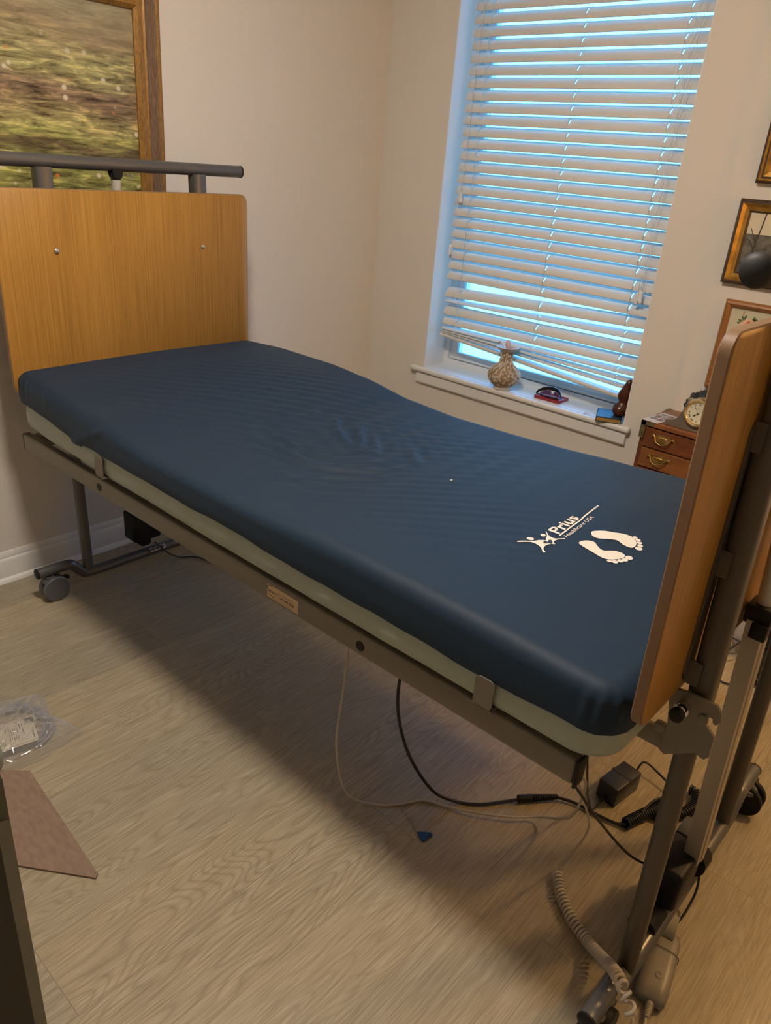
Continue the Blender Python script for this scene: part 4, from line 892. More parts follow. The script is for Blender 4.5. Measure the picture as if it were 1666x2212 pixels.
# ================================================================== SILL THINGS
def vase():
    cx, cy, z0 = .802, .008, WZ0 + .0008
    v_ = thing('vase', (cx, cy, z0), 'tan bottle vase with white raised blossom branches on the window sill', 'vase')
    H = .168
    prof = [(.0, 0), (.034, 0), (.036, .004), (.035, .010), (.037, .014), (.052, .026), (.062, .040), (.066, .054), (.064, .068), (.054, .082), (.040, .094), (.029, .104), (.025, .116), (.023, .134), (.025, .148), (.031, .160), (.039, .168), (.037, .1675), (.028, .158), (.021, .146), (.019, .130), (0, .128)]
    prof = [(a * 1.06 * (1.18 if b > .15 else 1), b * 1.10) for a, b in prof]
    def rad(z):
        for (r1, h1), (r2, h2) in zip(prof[1:16], prof[2:17]):
            if h1 <= z <= h2: return r1 + (r2 - r1) * (z - h1) / max(h2 - h1, 1e-6)
        return .03
    bm = new_bm(); lathe(bm, prof, (cx, cy, z0), 48)
    tan = noise_mat('tan_bisque', (.24, .155, .085), (.36, .25, .145), 150, (1, 1, 1), .7, bump=.3)
    body = finish('vase_body', bm, tan, v_, 60)
    wh = nmat('white_slip_relief', (.62, .56, .48), .45)
    bm = new_bm()
    lathe(bm, [(rad(.004) + .001, .001), (rad(.012) + .0015, .012), (rad(.016) + .0012, .018), (rad(.022) + .0008, .021)], (cx, cy, z0), 48)
    lathe(bm, [(rad(.170) + .0012, .170), (rad(.1845) + .0012, .1850), (rad(.1845) - .001, .1855), (rad(.170) - .003, .174)], (cx, cy, z0), 48)
    for k_ in range(24):
        a = 2 * math.pi * k_ / 24; p = []
        for da, z in ((-.11, .171), (.11, .171), (0, .161)):
            p.append((cx + (rad(z) + .0012) * math.cos(a + da), cy + (rad(z) + .0012) * math.sin(a + da), z0 + z))
        bm.faces.new([bm.verts.new(q) for q in p])
    random.seed(12)
    def sp_(a, z, off=.0010): return (cx + (rad(z) + off) * math.cos(a), cy + (rad(z) + off) * math.sin(a), z0 + z)
    for br in range(13):
        a0 = -1.9 + br * .48; a = a0; z = random.uniform(.026, .05); pts = []
        for s in range(9):
            pts.append(sp_(a, z)); a += random.uniform(-.08, .26); z = min(.160, z + random.uniform(.008, .018))
        tube(bm, pts, .0019, 6, n=3)
        for q in range(15):
            a1 = a0 + random.uniform(-.25, 1.0); z1 = random.uniform(.026, .162)
            for pth in range(5):
                t = pth * 1.2566; ctr = Vector(sp_(a1 + .06 * math.cos(t), z1 + .0032 * math.sin(t), .0006))
                mtx = Matrix.Translation(ctr); bmesh.ops.create_icosphere(bm, subdivisions=1, radius=.0025, matrix=mtx)
    finish('relief_decoration', bm, wh, body, 60)
    # dried flower in the mouth
    bm = new_bm(); pk = nmat('dried_pink_petal', (.68, .48, .46), .8)
    zt = z0 + .182
    bmesh.ops.create_icosphere(bm, subdivisions=2, radius=1)
    for v in bm.verts: n = v.co.copy(); v.co = Vector((cx - .002 + n.x * .0115 * (1 + .1 * math.sin(n.z * 6)), cy + n.y * .010, zt + .013 + n.z * .020 + .002 * math.sin(n.x * 7)))
    tube(bm, [(cx - .01, cy - .01, zt - .012), (cx - .022, cy - .012, zt + .010), (cx - .034, cy - .012, zt + .017)], .0009, 5, n=4)
    for px_, pz_, a in ((-.035, .019, .4), (-.031, .016, -.3), (.024, .004, .3), (.034, .007, .1), (.018, .0, 2.7)):
        l, wd = .008, .0035; c_ = Vector((cx + px_, cy - .018, zt + pz_))
        prism(bm, [c_ + Vector((l * math.cos(t) * math.cos(a) - wd * math.sin(t) * math.sin(a), 0, l * math.cos(t) * math.sin(a) + wd * math.sin(t) * math.cos(a))) for t in [k * math.pi / 4 for k in range(8)]], (0, 1, .2), .0015)
    tag(finish('dried_flower', bm, pk, None, 60), 'pale pink dried flower sticking out of the vase mouth on the sill', 'flower')
vase()
# red booklet and sunglasses
ZS = WZ0 + .0006
cR = Vector((1.020, .062, ZS)); ur = Vector((math.cos(.02), math.sin(.02), 0)); vr = Vector((-ur.y, ur.x, 0)); UZ = Vector((0, 0, 1))
nb_ = thing('notebook', cR, 'small red notebook lying under the sunglasses on the sill', 'notebook')
bm = new_bm(); obox(bm, cR + UZ * .006, (ur, vr, UZ), (.060, .044, .006), .002); finish('red_cover', bm, nmat('red_leatherette', (.32, .015, .03), .35), nb_, 40)
bm = new_bm(); obox(bm, cR + UZ * .0062, (ur, vr, UZ), (.0585, .0445, .0035)); finish('page_block', bm, nmat('page_red', (.25, .03, .05), .6), nb_)
gs = thing('sunglasses', cR + UZ * .0125, 'black wraparound sunglasses resting upside down on the red notebook', 'sunglasses')
zg = ZS + .0125
bm = new_bm()
def gp(u, v, z): return tuple(cR + ur * u + vr * v + Vector((0, 0, z + .0125)))
# brow band: arch, thick
A_, B_ = [], []
sg = []
for i in range(25):
    t = -1 + 2 * i / 24; u = .060 * t; v = -.030 + .036 * (1 - t * t) ; h = .026 * (1 - abs(t) ** 2.6) ** .6 + .006; ht = .012 + .004 * (1 - t * t)
    sg.append((u, v, h, ht))
vv = []
for (u, v, h, ht) in sg: vv.append([bm.verts.new(gp(u, v, h - ht * .6 - .0)), bm.verts.new(gp(u, v, h + ht * .4)), bm.verts.new(gp(u, v + .003, h + ht * .4)), bm.verts.new(gp(u, v + .003, h - ht * .6))])
for a, b in zip(vv, vv[1:]):
    for k_ in range(4): bm.faces.new((a[k_], a[(k_ + 1) % 4], b[(k_ + 1) % 4], b[k_]))
bm.faces.new(vv[0]); bm.faces.new(vv[-1][::-1])
tube(bm, [gp(-.058, -.030, .008), gp(-.040, -.034, .004), gp(.0, -.030, .003), gp(.040, -.020, .004)], .0022, 8, n=6)
tube(bm, [gp(.058, -.030, .008), gp(.045, -.036, .004), gp(.0, -.038, .003), gp(-.045, -.026, .004)], .0022, 8, n=6)
box_fr = finish('frame_band', bm, nmat('black_glossy_plastic', (.012, .012, .015), .22), gs, 50)
bm = new_bm()
for s in (-1, 1):
    poly = [gp(s * .004, .002, .010), gp(s * .010, .004, .022), gp(s * .035, -.006, .020), gp(s * .052, -.020, .008), gp(s * .036, -.008, .004), gp(s * .012, .001, .004)]
    prism(bm, poly, tuple(vr), .0015)
finish('lens', bm, nmat('violet_lens', (.10, .055, .15), .08), gs)
# blue book at the right end of the sill
bk = thing('book', (1.30, .005, ZS), 'small blue hardback book with gilt page edges at the right end of the sill', 'book')
bq = [Vector((1.228, -.028 + .0)), ]
P0 = Vector((1.272, -.074, ZS)); u_ = Vector((.080, .028, 0)); v_ = Vector((-.066, .115, 0)); un = u_.normalized(); vn = (v_ - un * v_.dot(un)).normalized(); BW, BH, BT = .098, .126, .020
P0 = Vector((1.285, -.072, ZS))
un = Vector((math.cos(.36), math.sin(.36), 0)); vn = Vector((-math.sin(.42), math.cos(.42), 0))
un = Vector((math.cos(.42), math.sin(.42), 0)); P0 = Vector((1.290, -.050, ZS))
cB = P0 + un * BW / 2 + vn * BH / 2
navyb = noise_mat('blue_book_cloth', (.014, .034, .055), (.028, .055, .085), 200, (1, 1, 1), .5)
bm = new_bm(); obox(bm, cB + UZ * (BT - .001), (un, vn, UZ), (BW / 2, BH / 2, .001)); obox(bm, cB + UZ * .001, (un, vn, UZ), (BW / 2, BH / 2, .001)); obox(bm, P0 + vn * BH / 2 + un * .001 + UZ * BT / 2, (un, vn, UZ), (.0012, BH / 2, BT / 2)); finish('book_cover', bm, navyb, bk)
bm = new_bm(); obox(bm, cB + UZ * BT / 2, (un, vn, UZ), (BW / 2 - .003, BH / 2 - .0025, BT / 2 - .0021)); finish('page_block', bm, noise_mat('gilt_edge', (.30, .17, .04), (.42, .26, .07), 90, (1, 1, 8), .45), bk)
# carved figure on the book / sill end
bm = new_bm(); zb = ZS + BT + .0006; sx_, sy_ = 1.350, .046
lathe(bm, [(0, 0), (.020, 0), (.030, .006), (.036, .018), (.036, .030), (.030, .043), (.020, .052), (.017, .060), (.023, .072), (.026, .086), (.024, .100), (.019, .112), (.015, .130), (.011, .145), (0, .152)], (0, 0, 0), 30)
for v in bm.verts:
    z = v.co.z; a = math.atan2(v.co.y, v.co.x); k_ = 1 + .06 * math.sin(a * 3 + z * 40) + (.10 * math.sin(a * 2) if z > .06 else 0)
    v.co = Vector((sx_ + v.co.x * k_ + .012 * min(1, max(0, (z - .05) / .1)), sy_ - .01 + v.co.y * k_, zb + z))
tag(finish('wooden_figurine', bm, noise_mat('dark_red_wood', (.045, .012, .006), (.10, .03, .014), 30, (1, 1, 1), .22), None, 180), 'dark reddish brown carved wooden figurine standing on the blue book at the sill end', 'figurine')
# torn scrap of paper on the sill
bm = new_bm(); prism(bm, [(1.212, -.005, ZS), (1.232, -.010, ZS), (1.243, -.004, ZS), (1.236, .004, ZS + .003), (1.226, .003, ZS + .002), (1.222, .015, ZS + .005), (1.209, .012, ZS + .004)], (0, 0, 1), .0006); tag(finish('paper_scrap', bm, nmat('scrap_paper', (.6, .58, .55), .8)), 'tiny torn scrap of white paper on the sill beside the blue book', 'paper')

# ================================================================== FLOOR THINGS
# plywood-brown hardboard sheet
bm = new_bm(); hb_m = noise_mat('brown_cardboard', (.20, .130, .090), (.26, .175, .125), 40, (1, 2.5, 1), .8, 0, .2)
prism(bm, [(.915, -2.285, .0006), (.969, -2.231, .0006), (1.366, -2.262, .0006), (1.374, -2.271, .0006), (1.216, -2.384, .0006), (1.06, -2.495, .0006), (.90, -2.42, .0006)], (0, 0, 1), .005)
tag(finish('cardboard_sheet', bm, hb_m), 'flat piece of brown cardboard with a pointed corner on the floor at left', 'cardboard')
# clear bag with coiled hose and label
bag = thing('plastic_bag', (.80, -2.17, 0), 'clear plastic bag with a coiled hose and a leaflet, on the floor at left', 'bag')
plast = bpy.data.materials.new('clear_film'); plast.use_nodes = True; nt = plast.node_tree; nt.nodes.clear()
out = nt.nodes.new('ShaderNodeOutputMaterial'); mx = nt.nodes.new('ShaderNodeMixShader'); tr = nt.nodes.new('ShaderNodeBsdfTransparent'); gl = nt.nodes.new('ShaderNodeBsdfPrincipled'); fz = nt.nodes.new('ShaderNodeLayerWeight'); mr = nt.nodes.new('ShaderNodeMapRange')
gl.inputs['Base Color'].default_value = (.55, .53, .50, 1); gl.inputs['Roughness'].default_value = .08; gl.inputs['Specular IOR Level'].default_value = .9
tr.inputs[0].default_value = (.93, .92, .90, 1); fz.inputs[0].default_value = .35; mr.inputs['To Min'].default_value = .20; mr.inputs['To Max'].default_value = .8
nt.links.new(fz.outputs['Facing'], mr.inputs['Value']); nt.links.new(mr.outputs[0], mx.inputs[0]); nt.links.new(tr.outputs[0], mx.inputs[1]); nt.links.new(gl.outputs[0], mx.inputs[2]); nt.links.new(mx.outputs[0], out.inputs[0])
bm = new_bm(); outl = [(.66, -2.18), (.683, -2.105), (.70, -2.075), (.76, -2.085), (.80, -2.095), (.86, -2.075), (.918, -2.066), (.93, -2.10), (.945, -2.15), (.948, -2.20), (.935, -2.26), (.90, -2.33), (.80, -2.36), (.70, -2.33), (.655, -2.25)]
outl = [(p.x, p.y) for p in catmull([(x, y, 0) for x, y in outl + outl[:1]], 6)[:-1]]
cxb, cyb = .80, -2.20; NR = 16; rings = []
random.seed(21)
ph = [random.uniform(0, 6) for _ in range(8)]
for j in range(NR + 1):
    f = j / NR; ring = []
    for i, (x, y) in enumerate(outl):
        xx = cxb + (x - cxb) * f; yy = cyb + (y - cyb) * f
        h = .036 * (1 - f ** 3.2) + .003
        cr = .0045 * math.sin(xx * 95 + ph[0] + 2 * math.sin(yy * 60)) * math.sin(yy * 80 + ph[1] + math.sin(xx * 70) * 2) + .003 * math.sin(xx * 210 + yy * 160 + ph[2]) + .0016 * math.sin(xx * 400 - yy * 330 + ph[3])
        h = max(.0015, h + cr * (1 - f ** 4) * 1.9 + (.006 * abs(math.sin(i * .9)) if f > .8 else 0) * (1 - (f - .8) / .2 if f > .8 else 0))
        ring.append(bm.verts.new((xx, yy, h)))
    rings.append(ring)
for a, b in zip(rings[1:], rings[2:]):
    for i in range(len(a)): bm.faces.new((a[i], a[(i + 1) % len(a)], b[(i + 1) % len(a)], b[i]))
for v in rings[0][1:]: bm.verts.remove(v)
for i in range(len(outl)): bm.faces.new((rings[0][0], rings[1][i], rings[1][(i + 1) % len(outl)]))
film = finish('film', bm, plast, bag, 180)
hs = new_bm(); R1, R2 = .105, .075; pts = []
for i in range(250):
    a = i * 2 * math.pi / 38; rr = 1 + .06 * math.sin(i * .3) - i * .0012; pts.append((.790 + .108 * rr * math.cos(a), -2.185 + .083 * rr * math.sin(a), .0062 + .00004 * i + .001 * math.sin(i * .7)))
tube(hs, pts, .0042, 8)
tag(finish('coiled_hose', hs, nmat('grey_pvc_hose', (.20, .19, .235), .35), None, 180), 'grey hose coiled inside the clear plastic bag on the floor', 'hose')
lf = thing('leaflet', (.83, -2.20, .03), 'white printed instruction leaflet inside the clear plastic bag', 'leaflet')
bm = new_bm(); lq = [(.771, -2.262, .0265), (.796, -2.137, .0265), (.900, -2.173, .0265), (.878, -2.292, .0265)]
lO = Vector(lq[0]); lU = Vector(lq[3]) - lO; lV = Vector(lq[1]) - lO
prism(bm, lq, (0, 0, 1), .0006); finish('sheet', bm, nmat('leaflet_paper', (.60, .54, .45), .6), lf)
bm = new_bm()
def lrect(u0, u1, v0, v1): bm.faces.new([bm.verts.new(lO + lU * a + lV * b + UZ * .0009) for a, b in ((u0, v0), (u1, v0), (u1, v1), (u0, v1))])
lrect(.05, .27, .78, .95); lrect(.06, .62, .955, .965)
for v_0, u0, u1, t in ((.70, .20, .62, .016), (.65, .18, .40, .02), (.60, .22, .80, .010), (.56, .22, .72, .010), (.52, .22, .76, .010), (.48, .22, .70, .010), (.44, .24, .74, .010), (.38, .24, .36, .010), (.33, .60, .86, .008), (.30, .60, .88, .008), (.27, .60, .84, .008), (.88, .50, .86, .018), (.96, .30, .85, .012)): lrect(u0, u1, v_0, v_0 + t)
lrect(.05, .06, .02, .98); lrect(.93, .94, .02, .98)
finish('leaflet_print', bm, nmat('leaflet_ink', (.06, .07, .06), .6), lf)

# cables
white = nmat('off_white_cable', (.42, .37, .31), .45)
blk = nmat('black_cable', (.012, .012, .014), .35)
hc = thing('hand_control', (2.38, -1.56, 0), 'grey bed hand control lying face down on the floor under the foot end', 'remote control')
# handset body oriented along the floor
A0, A1 = Vector((2.389, -1.643, 0)), Vector((2.356, -1.465, 0)); ax = (A1 - A0).normalized(); sx2 = Vector((ax.y, -ax.x, 0))
LN = (A1 - A0).length
A0 = Vector((2.389, -1.643, 0))
def hp(u, v, z): return A0 + ax * u + sx2 * v + UZ * z
bm = new_bm(); rows = []
for u, hw, z0_, z1_ in ((0, .024, .006, .020), (.006, .030, .003, .026), (.03, .032, .002, .030), (.08, .032, .002, .031), (.115, .030, .002, .030), (.155, .029, .002, .029), (.172, .025, .004, .026), (.176, .020, .007, .021)):
    ring = [hp(u, hw * cu_, z0_ + (z1_ - z0_) * cz_) for cu_, cz_ in ((-1, .3), (-.97, .75), (-.8, .97), (-.4, 1), (.4, 1), (.8, .97), (.97, .75), (1, .3), (.9, .05), (.5, 0), (-.5, 0), (-.9, .05))]
    rows.append([bm.verts.new(p) for p in ring])
for a, b in zip(rows, rows[1:]):
    for i in range(12): bm.faces.new((a[i], a[(i + 1) % 12], b[(i + 1) % 12], b[i]))
bm.faces.new(rows[0]); bm.faces.new(rows[-1][::-1])
hgrey = noise_mat('grey_handset_plastic', (.17, .155, .14), (.205, .19, .172), 20, (1, 1, 1), .4)
hbod = finish('handset_body', bm, hgrey, hc, 50)
bm = new_bm(); tube(bm, [hp(.118, -.0315, .010), hp(.119, -.0305, .026), hp(.121, -.02, .0315), hp(.122, 0, .032), hp(.121, .02, .0315), hp(.119, .0305, .026), hp(.118, .0315, .010)], .0009, 6, n=4); finish('seam', bm, MAT['castergrey'], hbod, 60)
bm = new_bm(); 
hk = [hp(.150, -.010, .028), hp(.150, .012, .028), hp(.180, .012, .052), hp(.205, .012, .060), hp(.205, -.010, .060), hp(.180, -.010, .052)]
hk = [hp(.152, -.012, .028), hp(.158, -.012, .038), hp(.168, -.012, .045), hp(.196, -.012, .050)]
hk2 = [hp(.152, .011, .028), hp(.158, .011, .038), hp(.168, .011, .045), hp(.196, .011, .050)]
va_ = [bm.verts.new(p) for p in hk]; vb_ = [bm.verts.new(p) for p in hk2]; vc_ = [bm.verts.new(p + UZ * .004) for p in hk]; vd_ = [bm.verts.new(p + UZ * .004) for p in hk2]
for i in range(3):
    bm.faces.new((va_[i], va_[i + 1], vb_[i + 1], vb_[i])); bm.faces.new((vc_[i], vd_[i], vd_[i + 1], vc_[i + 1])); bm.faces.new((va_[i], vc_[i], vc_[i + 1], va_[i + 1])); bm.faces.new((vb_[i], vb_[i + 1], vd_[i + 1], vd_[i]))
bm.faces.new((va_[0], vb_[0], vd_[0], vc_[0])); bm.faces.new((va_[3], vc_[3], vd_[3], vb_[3])); finish('hanging_hook', bm, nmat('hook_beige', (.30, .27, .21), .45), hc, 30)
bm = new_bm(); c_ = hp(.056, .004, .0305); lathe(bm, [(.0075, 0), (.0075, .001), (.0055, .0012), (.005, .0004), (.002, .0004), (.0018, -.001), (0, -.001)], (c_.x, c_.y, c_.z), 20); finish('screw_boss', bm, hgrey, hbod, 40)
bm = new_bm(); e0 = hp(.003, .004, .013); e1 = hp(-.032, .004, .012); tube(bm, [e0, e1], [.0075, .0045], 12)
for i in range(7): q = hp(-.004 - i * .0042, .004, .0125); tube(bm, [q, q - ax * .0022], .0082 - i * .0005, 12)
finish('strain_relief', bm, white, hc, 50)
bm = new_bm()
coilpath = [(2.0989, -1.5087, 0.012), (2.1391, -1.5564, 0.013), (2.1853, -1.5915, 0.013), (2.239, -1.6182, 0.017), (2.2832, -1.6538, 0.05), (2.3254, -1.719, 0.125), (2.3555, -1.7633, 0.165), (2.3765, -1.7838, 0.165), (2.3956, -1.7891, 0.14)]
coil(bm, coilpath, lambda f: .0098, .0037, lambda f: .0094 if f < .70 else .0094 + (f - .70) * .05)
tube(bm, [(2.3956, -1.7891, .14), (2.42, -1.84, .08), (2.45, -1.80, .02), (2.42, -1.74, .008), tuple(hp(-.034, .004, .011))], .0028, 8, n=8)
finish('spiral_lead', bm, white, hc, 180)
bm = new_bm()
tube(bm, [(2.187, -1.77, .548), (2.180, -1.68, .42), (2.160, -1.56, .25), (2.130, -1.50, .12), (2.103, -1.485, .03), (2.0989, -1.500, .014)], .0024, 8, n=8)
tube(bm, [(1.62, -1.76, .56), (1.615, -1.765, .40), (1.600, -1.76, .22), (1.615, -1.73, .06), (1.66, -1.665, .006), (1.706, -1.610, .004), (1.735, -1.562, .004), (1.79, -1.535, .005), (1.85, -1.508, .012), (1.93, -1.452, .016), (1.985, -1.400, .02), (2.050, -1.42, .08), (2.110, -1.52, .22), (2.160, -1.64, .42), (2.185, -1.76, .55)], .0028, 8, n=10)
finish('straight_lead', bm, white, hc, 180)
# lock-out key on a bead chain
ky = thing('lockout_key', (1.80, -1.65, 0), 'blue plastic key tag on a bead chain clipped to the white cable', 'key')
bm = new_bm()
kp = [(1.789, -1.650), (1.800, -1.640), (1.811, -1.633), (1.822, -1.630), (1.828, -1.634), (1.827, -1.641), (1.822, -1.644), (1.823, -1.654), (1.818, -1.664), (1.811, -1.664), (1.800, -1.658)]
kp = [(1.7885, -1.6520), (1.7975, -1.6430), (1.8085, -1.6335), (1.8150, -1.6290), (1.8210, -1.6300), (1.8225, -1.6355), (1.8180, -1.6400), (1.8200, -1.6500), (1.8190, -1.6600), (1.8140, -1.6630), (1.8080, -1.6610)]
prism(bm, [(x, y, .0008) for x, y in kp], (0, 0, 1), .004); finish('key_tag', bm, nmat('blue_plastic', (.02, .055, .16), .35), ky)
chm = new_bm(); path = catmull([(1.728, -1.572, .006), (1.716, -1.588, .003), (1.698, -1.610, .003), (1.710, -1.619, .003), (1.735, -1.628, .003), (1.757, -1.632, .003), (1.778, -1.643, .003), (1.789, -1.650, .004)], 24)
acc = 0
for a, b in zip(path, path[1:]):
    acc += (b - a).length
    if acc > .0031: acc = 0; bmesh.ops.create_icosphere(chm, subdivisions=1, radius=.0014, matrix=Matrix.Translation(b))
tube(chm, path, .0004, 5); finish('bead_chain', chm, nmat('nickel_bead', (.4, .36, .3), .3, .9), ky, 180)
bm = new_bm(); tube(bm, [(1.728 + .007 * math.cos(t), -1.567 + .004 * math.sin(t), .005 + .006 * math.sin(t + .6)) for t in [k * math.pi / 8 for k in range(17)]], .0006, 5); finish('split_ring', bm, MAT['chrome'], ky, 180)
# black power cable with inline strain relief
pc = thing('power_cable', (1.95, -1.35, 0), 'black power cable with a ribbed connector sleeve on the floor under the bed', 'cable')
bm = new_bm()
tube(bm, [(1.55, -1.45, .60), (1.62, -1.52, .52), (1.66, -1.62, .35), (1.70, -1.62, .20), (1.755, -1.565, .06), (1.80, -1.505, .008), (1.845, -1.468, .006), (1.880, -1.420, .006), (1.912, -1.378, .010)], .0042, 10, n=10)
tube(bm, [(1.975, -1.302, .012), (2.02, -1.28, .008), (2.08, -1.272, .007), (2.13, -1.262, .008), (2.150, -1.248, .012)], .0042, 10, n=8)
finish('cable_run', bm, blk, pc, 180)
bm = new_bm(); a = Vector((1.908, -1.383, .012)); b = Vector((1.978, -1.300, .013)); tube(bm, [a, a.lerp(b, .35)], .0105, 14)
for i in range(10): q = a.lerp(b, .38 + i * .062); tube(bm, [q, q + (b - a) * .04], .0100 - i * .0003, 12)
tube(bm, [a, b], .006, 10); finish('connector_sleeve', bm, MAT['black'], pc, 40)
# power adapter
pa = thing('power_adapter', (2.07, -1.11, 0), 'black box-shaped power adapter on the floor beside the black coiled cord', 'power adapter')
qa = [Vector((2.028, -1.150, 0)), Vector((2.078, -1.195, 0)), Vector((2.138, -1.075, 0))]
ua_ = Vector((.14, 1.0, 0)).normalized(); ub_ = Vector((ua_.y, -ua_.x, 0)); ctr = Vector((2.077, -1.155, .031))
bm = new_bm(); obox(bm, ctr, (ua_, ub_, UZ), (.056, .029, .031), .004, 2); obox(bm, ctr + UZ * .0312 + ua_ * .005, (ua_, ub_, UZ), (.004, .0295, .0008)); finish('adapter_case', bm, nmat('adapter_black', (.02, .02, .023), .4), pa, 40)
bm = new_bm(); obox(bm, ctr + ub_ * .0292 + ua_ * .015 - UZ * .008, (ua_, ub_, UZ), (.025, .0004, .010)); finish('rating_label', bm, nmat('grey_rating_label', (.10, .10, .10), .5), pa)
bm = new_bm(); e = ctr + ua_ * .058; tube(bm, [e - UZ * .005, e + ua_ * .022 - UZ * .006], [.006, .004], 10)
tube(bm, [e + ua_ * .02 - UZ * .006, e + ua_ * .06 + UZ * .012, e + ua_ * .07 + ub_ * .04 + UZ * .0, (2.205, -1.06, .02), (2.200, -1.085, .016)], .0032, 8, n=8)
e = ctr - ua_ * .058; tube(bm, [e - UZ * .012, e - ua_ * .022 - UZ * .016], [.006, .004], 10)
tube(bm, [e - ua_ * .02 - UZ * .016, e - ua_ * .05 - UZ * .024, (2.05, -1.27, .03), (2.08, -1.40, .20), (2.10, -1.55, .50), (2.12, -1.60, .57)], .0028, 8, n=8)
finish('adapter_lead', bm, blk, pa, 180)
# black coiled cord pile
cc_ = thing('spiral_cable', (2.20, -1.10, 0), 'tangled black spiral cord heaped on the floor behind the near foot leg', 'cord')
bm = new_bm()
coil(bm, [(2.147, -1.252, .014), (2.163, -1.205, .016), (2.180, -1.160, .020), (2.194, -1.115, .026), (2.205, -1.075, .024)], .0125, .0032, .0072)
coil(bm, [(2.180, -1.165, .016), (2.205, -1.160, .014), (2.225, -1.130, .014), (2.245, -1.095, .016), (2.252, -1.055, .018), (2.240, -1.020, .020), (2.218, -1.015, .020)], .0120, .0032, .0075)
finish('spiral', bm, blk, cc_, 180)
bm = new_bm(); tube(bm, [(2.165, -1.20, .030), (2.172, -1.15, .035), (2.190, -1.10, .034), (2.200, -1.07, .030)], .0036, 8, n=6)
tube(bm, [(2.188, -1.082, .040), (2.205, -1.062, .038)], .011, 12); tube(bm, [(2.205, -1.062, .038), (2.216, -1.046, .034)], .008, 12)
finish('plug', bm, MAT['black'], cc_, 60)
# thin black cable to the foot motor
bm = new_bm(); tube(bm, [(2.187, -1.79, .555), (2.215, -1.68, .40), (2.250, -1.55, .235), (2.285, -1.44, .13)], .0028, 8, n=8)
tube(bm, [(2.350, -1.33, .10), (2.362, -1.35, .05), (2.362, -1.41, .02), (2.352, -1.45, .012), (2.34, -1.47, .03)], .0028, 8, n=8)
tag(finish('motor_cable', bm, blk, None, 180), 'thin black cable running from the rail end down to the black foot motor', 'cable')
bm = new_bm(); tube(bm, [(.243, -1.405, .10), (.262, -1.36, .045), (.272, -1.31, .012), (.29, -1.265, .006), (.36, -1.235, .006), (.48, -1.20, .006), (.62, -1.15, .006), (.72, -1.12, .02), (.76, -1.12, .30), (.80, -1.12, .55)], .003, 8, n=8)
tag(finish('motor_cable', bm, blk, None, 180), 'thin black cable lying on the floor by the head end caster bar', 'cable')
# things by the back wall at the far right
pb = new_bm(); random.seed(31); bmesh.ops.create_icosphere(pb, subdivisions=4, radius=1)
for v in pb.verts:
    n = v.co.normalized(); k_ = 1 + .05 * math.sin(n.x * 14 + n.z * 4) + .04 * math.sin(n.y * 20)
    v.co = Vector((2.075 + n.x * .038 * k_, -.215 + n.y * .045 * k_, .145 + n.z * .125 * k_))
    v.co.z = max(v.co.z, .0005)
tag(finish('paper_bag', pb, bumpy(nmat('crumpled_white_paper', (.45, .40, .35), .8), 30, .5, .004), None, 180), 'crumpled whitish paper bag standing by the back wall behind the bed foot', 'bag')
dv = thing('keyboard_stand', (2.40, -.28, 0), 'low black device with chrome knobs on the floor by the back wall, far right', 'device')
bm = new_bm(); box(bm, 2.125, 2.80, -.372, -.13, .0, .038, .006); box(bm, 2.14, 2.78, -.355, -.15, .038, .050, .004); finish('base_case', bm, MAT['black'], dv, 40)
bm = new_bm(); box(bm, 2.13, 2.79, -.3735, -.3725, .006, .009); box(bm, 2.13, 2.79, -.3735, -.3725, .032, .036); finish('trim_strip', bm, nmat('strip_grey', (.25, .23, .21), .4, .6), dv)
for kx in (2.165, 2.245, 2.30): 
    bm = new_bm(); lathe(bm, [(.010, .050), (.012, .056), (.009, .066), (0, .070)], (kx, -.33, 0), 18); finish('knob', bm, MAT['chrome'], dv, 40)
bm = new_bm(); prism(bm, [(2.16, -.16, .052), (2.24, -.16, .052), (2.20, -.13, .36), (2.15, -.13, .36)], (0, 1, 0), .02); prism(bm, [(2.145, -.20, .052), (2.165, -.20, .052), (2.165, -.14, .30), (2.145, -.14, .30)], (0, 1, 0), .014); finish('upright', bm, MAT['black'], dv, 40)
bm = new_bm(); tube(bm, [(2.09, -.26, .09), (2.06, -.31, .05), (2.045, -.36, .01), (2.06, -.40, .004), (2.10, -.43, .004), (2.14, -.42, .01)], .003, 8, n=8); tube(bm, [(2.13, -.24, .10), (2.09, -.27, .085), (2.05, -.27, .08), (2.03, -.30, .04), (2.05, -.36, .02)], .003, 8, n=8)
tag(finish('loose_wire', bm, blk, None, 180), 'loose black wires looping on the floor by the back wall', 'wire')
# brown box right of the device (only its edge shows)
bm = new_bm(); box(bm, 2.30, 2.66, -.118, -.02, 0, .30, .006); tag(finish('olive_box', bm, nmat('olive_brown_leather', (.13, .085, .02), .4), None, 40), 'olive brown box standing behind the low black device by the back wall', 'box')

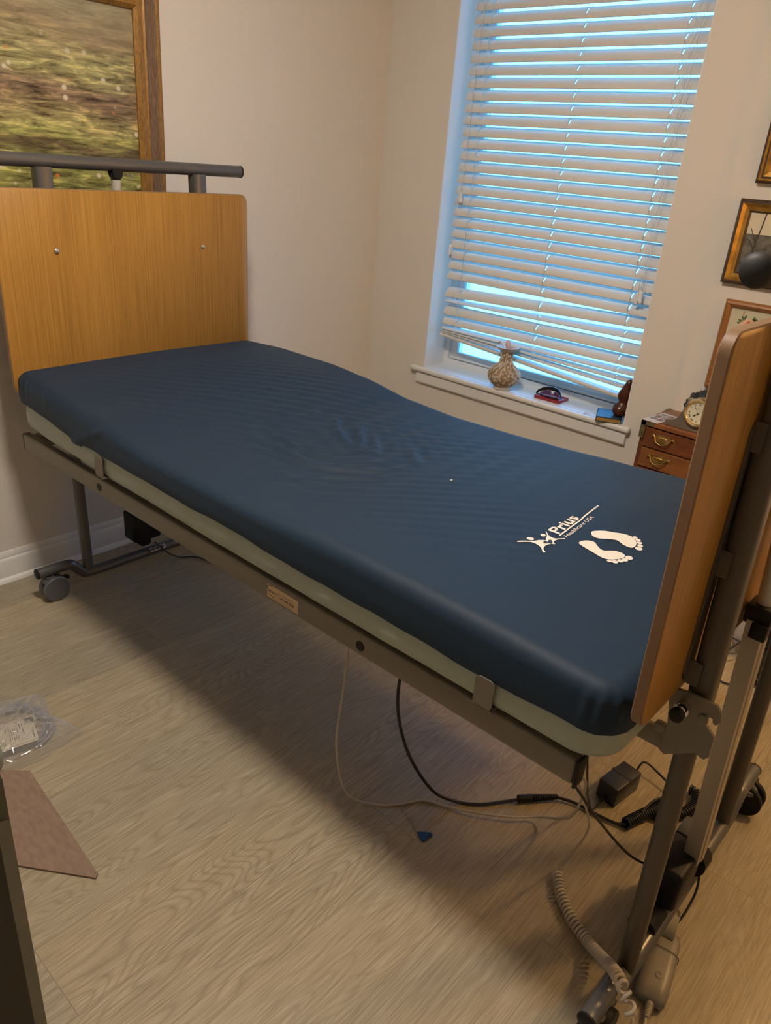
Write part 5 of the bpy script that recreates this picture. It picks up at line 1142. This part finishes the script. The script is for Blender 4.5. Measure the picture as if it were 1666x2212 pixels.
# ================================================================== FOREGROUND CHAIR SIDE
fc = thing('chair', (1.58, -2.66, 0), 'grey-green edged side of a dark chair at the lower left corner, nearest the camera', 'chair')
E0 = Vector((1.692, -2.517, 0)); E1 = Vector((1.687, -2.533, 0)); back = Vector((-.80, -.60, 0)).normalized()
sage = noise_mat('grey_green_edge', (.185, .185, .15), (.215, .21, .175), 30, (1, 1, 1), .6)
bm = new_bm(); c0, c1 = E0, E1
poly = [E0, E1, E1 + back * .030, E0 + back * .030]
prism(bm, [tuple(p) for p in poly], (0, 0, 1), .62); finish('edge_trim', bm, sage, fc)
bm = new_bm(); poly = [E1 + back * .0305 + Vector((.0015, .003, 0)), E1 + Vector((-.0005, -.0006, 0)), E1 + Vector((-.16, -.42, 0)), E1 + Vector((-.40, -.30, 0))]
prism(bm, [tuple(p) for p in poly], (0, 0, 1), .60); finish('side_panel', bm, nmat('dark_grey_panel', (.045, .04, .033), .6), fc)
bm = new_bm(); prism(bm, [tuple(E0 + Vector((0, 0, .605)) + Vector(q)) for q in ((.0, .0, 0), (-.006, -.012, 0), (-.07, -.05, 0), (-.08, .01, 0))], (0, 0, 1), .09); finish('arm_support', bm, nmat('olive_support', (.10, .105, .07), .5), fc)
bm = new_bm(); bmesh.ops.create_icosphere(bm, subdivisions=4, radius=1)
for v in bm.verts: n = v.co; q = [math.copysign(abs(t) ** .6, t) for t in n]; v.co = Vector((1.655 + q[0] * .042, -2.545 + q[1] * .040, .725 + q[2] * .030))
finish('arm_pad', bm, nmat('mint_vinyl_pad', (.27, .31, .24), .5), fc, 180)

# ================================================================== FLOOR LAMP (right of the frame, by the back wall)
LX, LY, LZ = 2.80, -.42, 1.42
lp_ = thing('floor_lamp', (LX, LY, 0), 'warm shaded floor lamp by the back wall to the right of the bed foot', 'lamp')
bm = new_bm(); lathe(bm, [(.13, 0), (.13, .015), (.02, .03), (.010, .05), (.010, LZ - .06), (.016, LZ - .05), (.016, LZ - .03), (0, LZ - .03)], (LX, LY, 0), 28); finish('lamp_stand', bm, brassd, lp_, 40)
shade = bpy.data.materials.new('linen_shade'); shade.use_nodes = True; b = bs(shade); b.inputs['Base Color'].default_value = (.8, .7, .5, 1); b.inputs['Roughness'].default_value = .9
nt = shade.node_tree; tl = nt.nodes.new('ShaderNodeBsdfTranslucent'); tl.inputs[0].default_value = (.80, .62, .38, 1); mx = nt.nodes.new('ShaderNodeMixShader'); mx.inputs[0].default_value = .6
nt.links.new(b.outputs[0], mx.inputs[1]); nt.links.new(tl.outputs[0], mx.inputs[2]); nt.links.new(mx.outputs[0], nt.nodes['Material Output'].inputs[0])
bm = new_bm(); lathe(bm, [(.21, LZ - .12), (.14, LZ + .14)], (LX, LY, 0), 40)
for f in [f for f in bm.faces if len(f.verts) > 4]: bm.faces.remove(f)
finish('lamp_shade', bm, shade, lp_, 180)
sd = bpy.data.lights.new('lamp_bulb', 'POINT'); sd.energy = LAMP_W; sd.color = (1, .62, .26); sd.shadow_soft_size = .05
so = bpy.data.objects.new('lamp_bulb', sd); COL.objects.link(so); so.parent = lp_; so.matrix_parent_inverse = pinv(lp_); so.location = (LX, LY, LZ)

# small crumb on the mattress
bm = new_bm(); bmesh.ops.create_icosphere(bm, subdivisions=2, radius=.0028, matrix=Matrix.Translation((1.575, -1.388, ztop(1.575, -1.388) + .0020)))
for v in bm.verts: v.co.x += .0012 * math.sin(v.co.y * 900)
tag(finish('lint_speck', bm, MAT['cord'], None, 60), 'tiny white speck of lint lying on the middle of the navy mattress', 'lint')
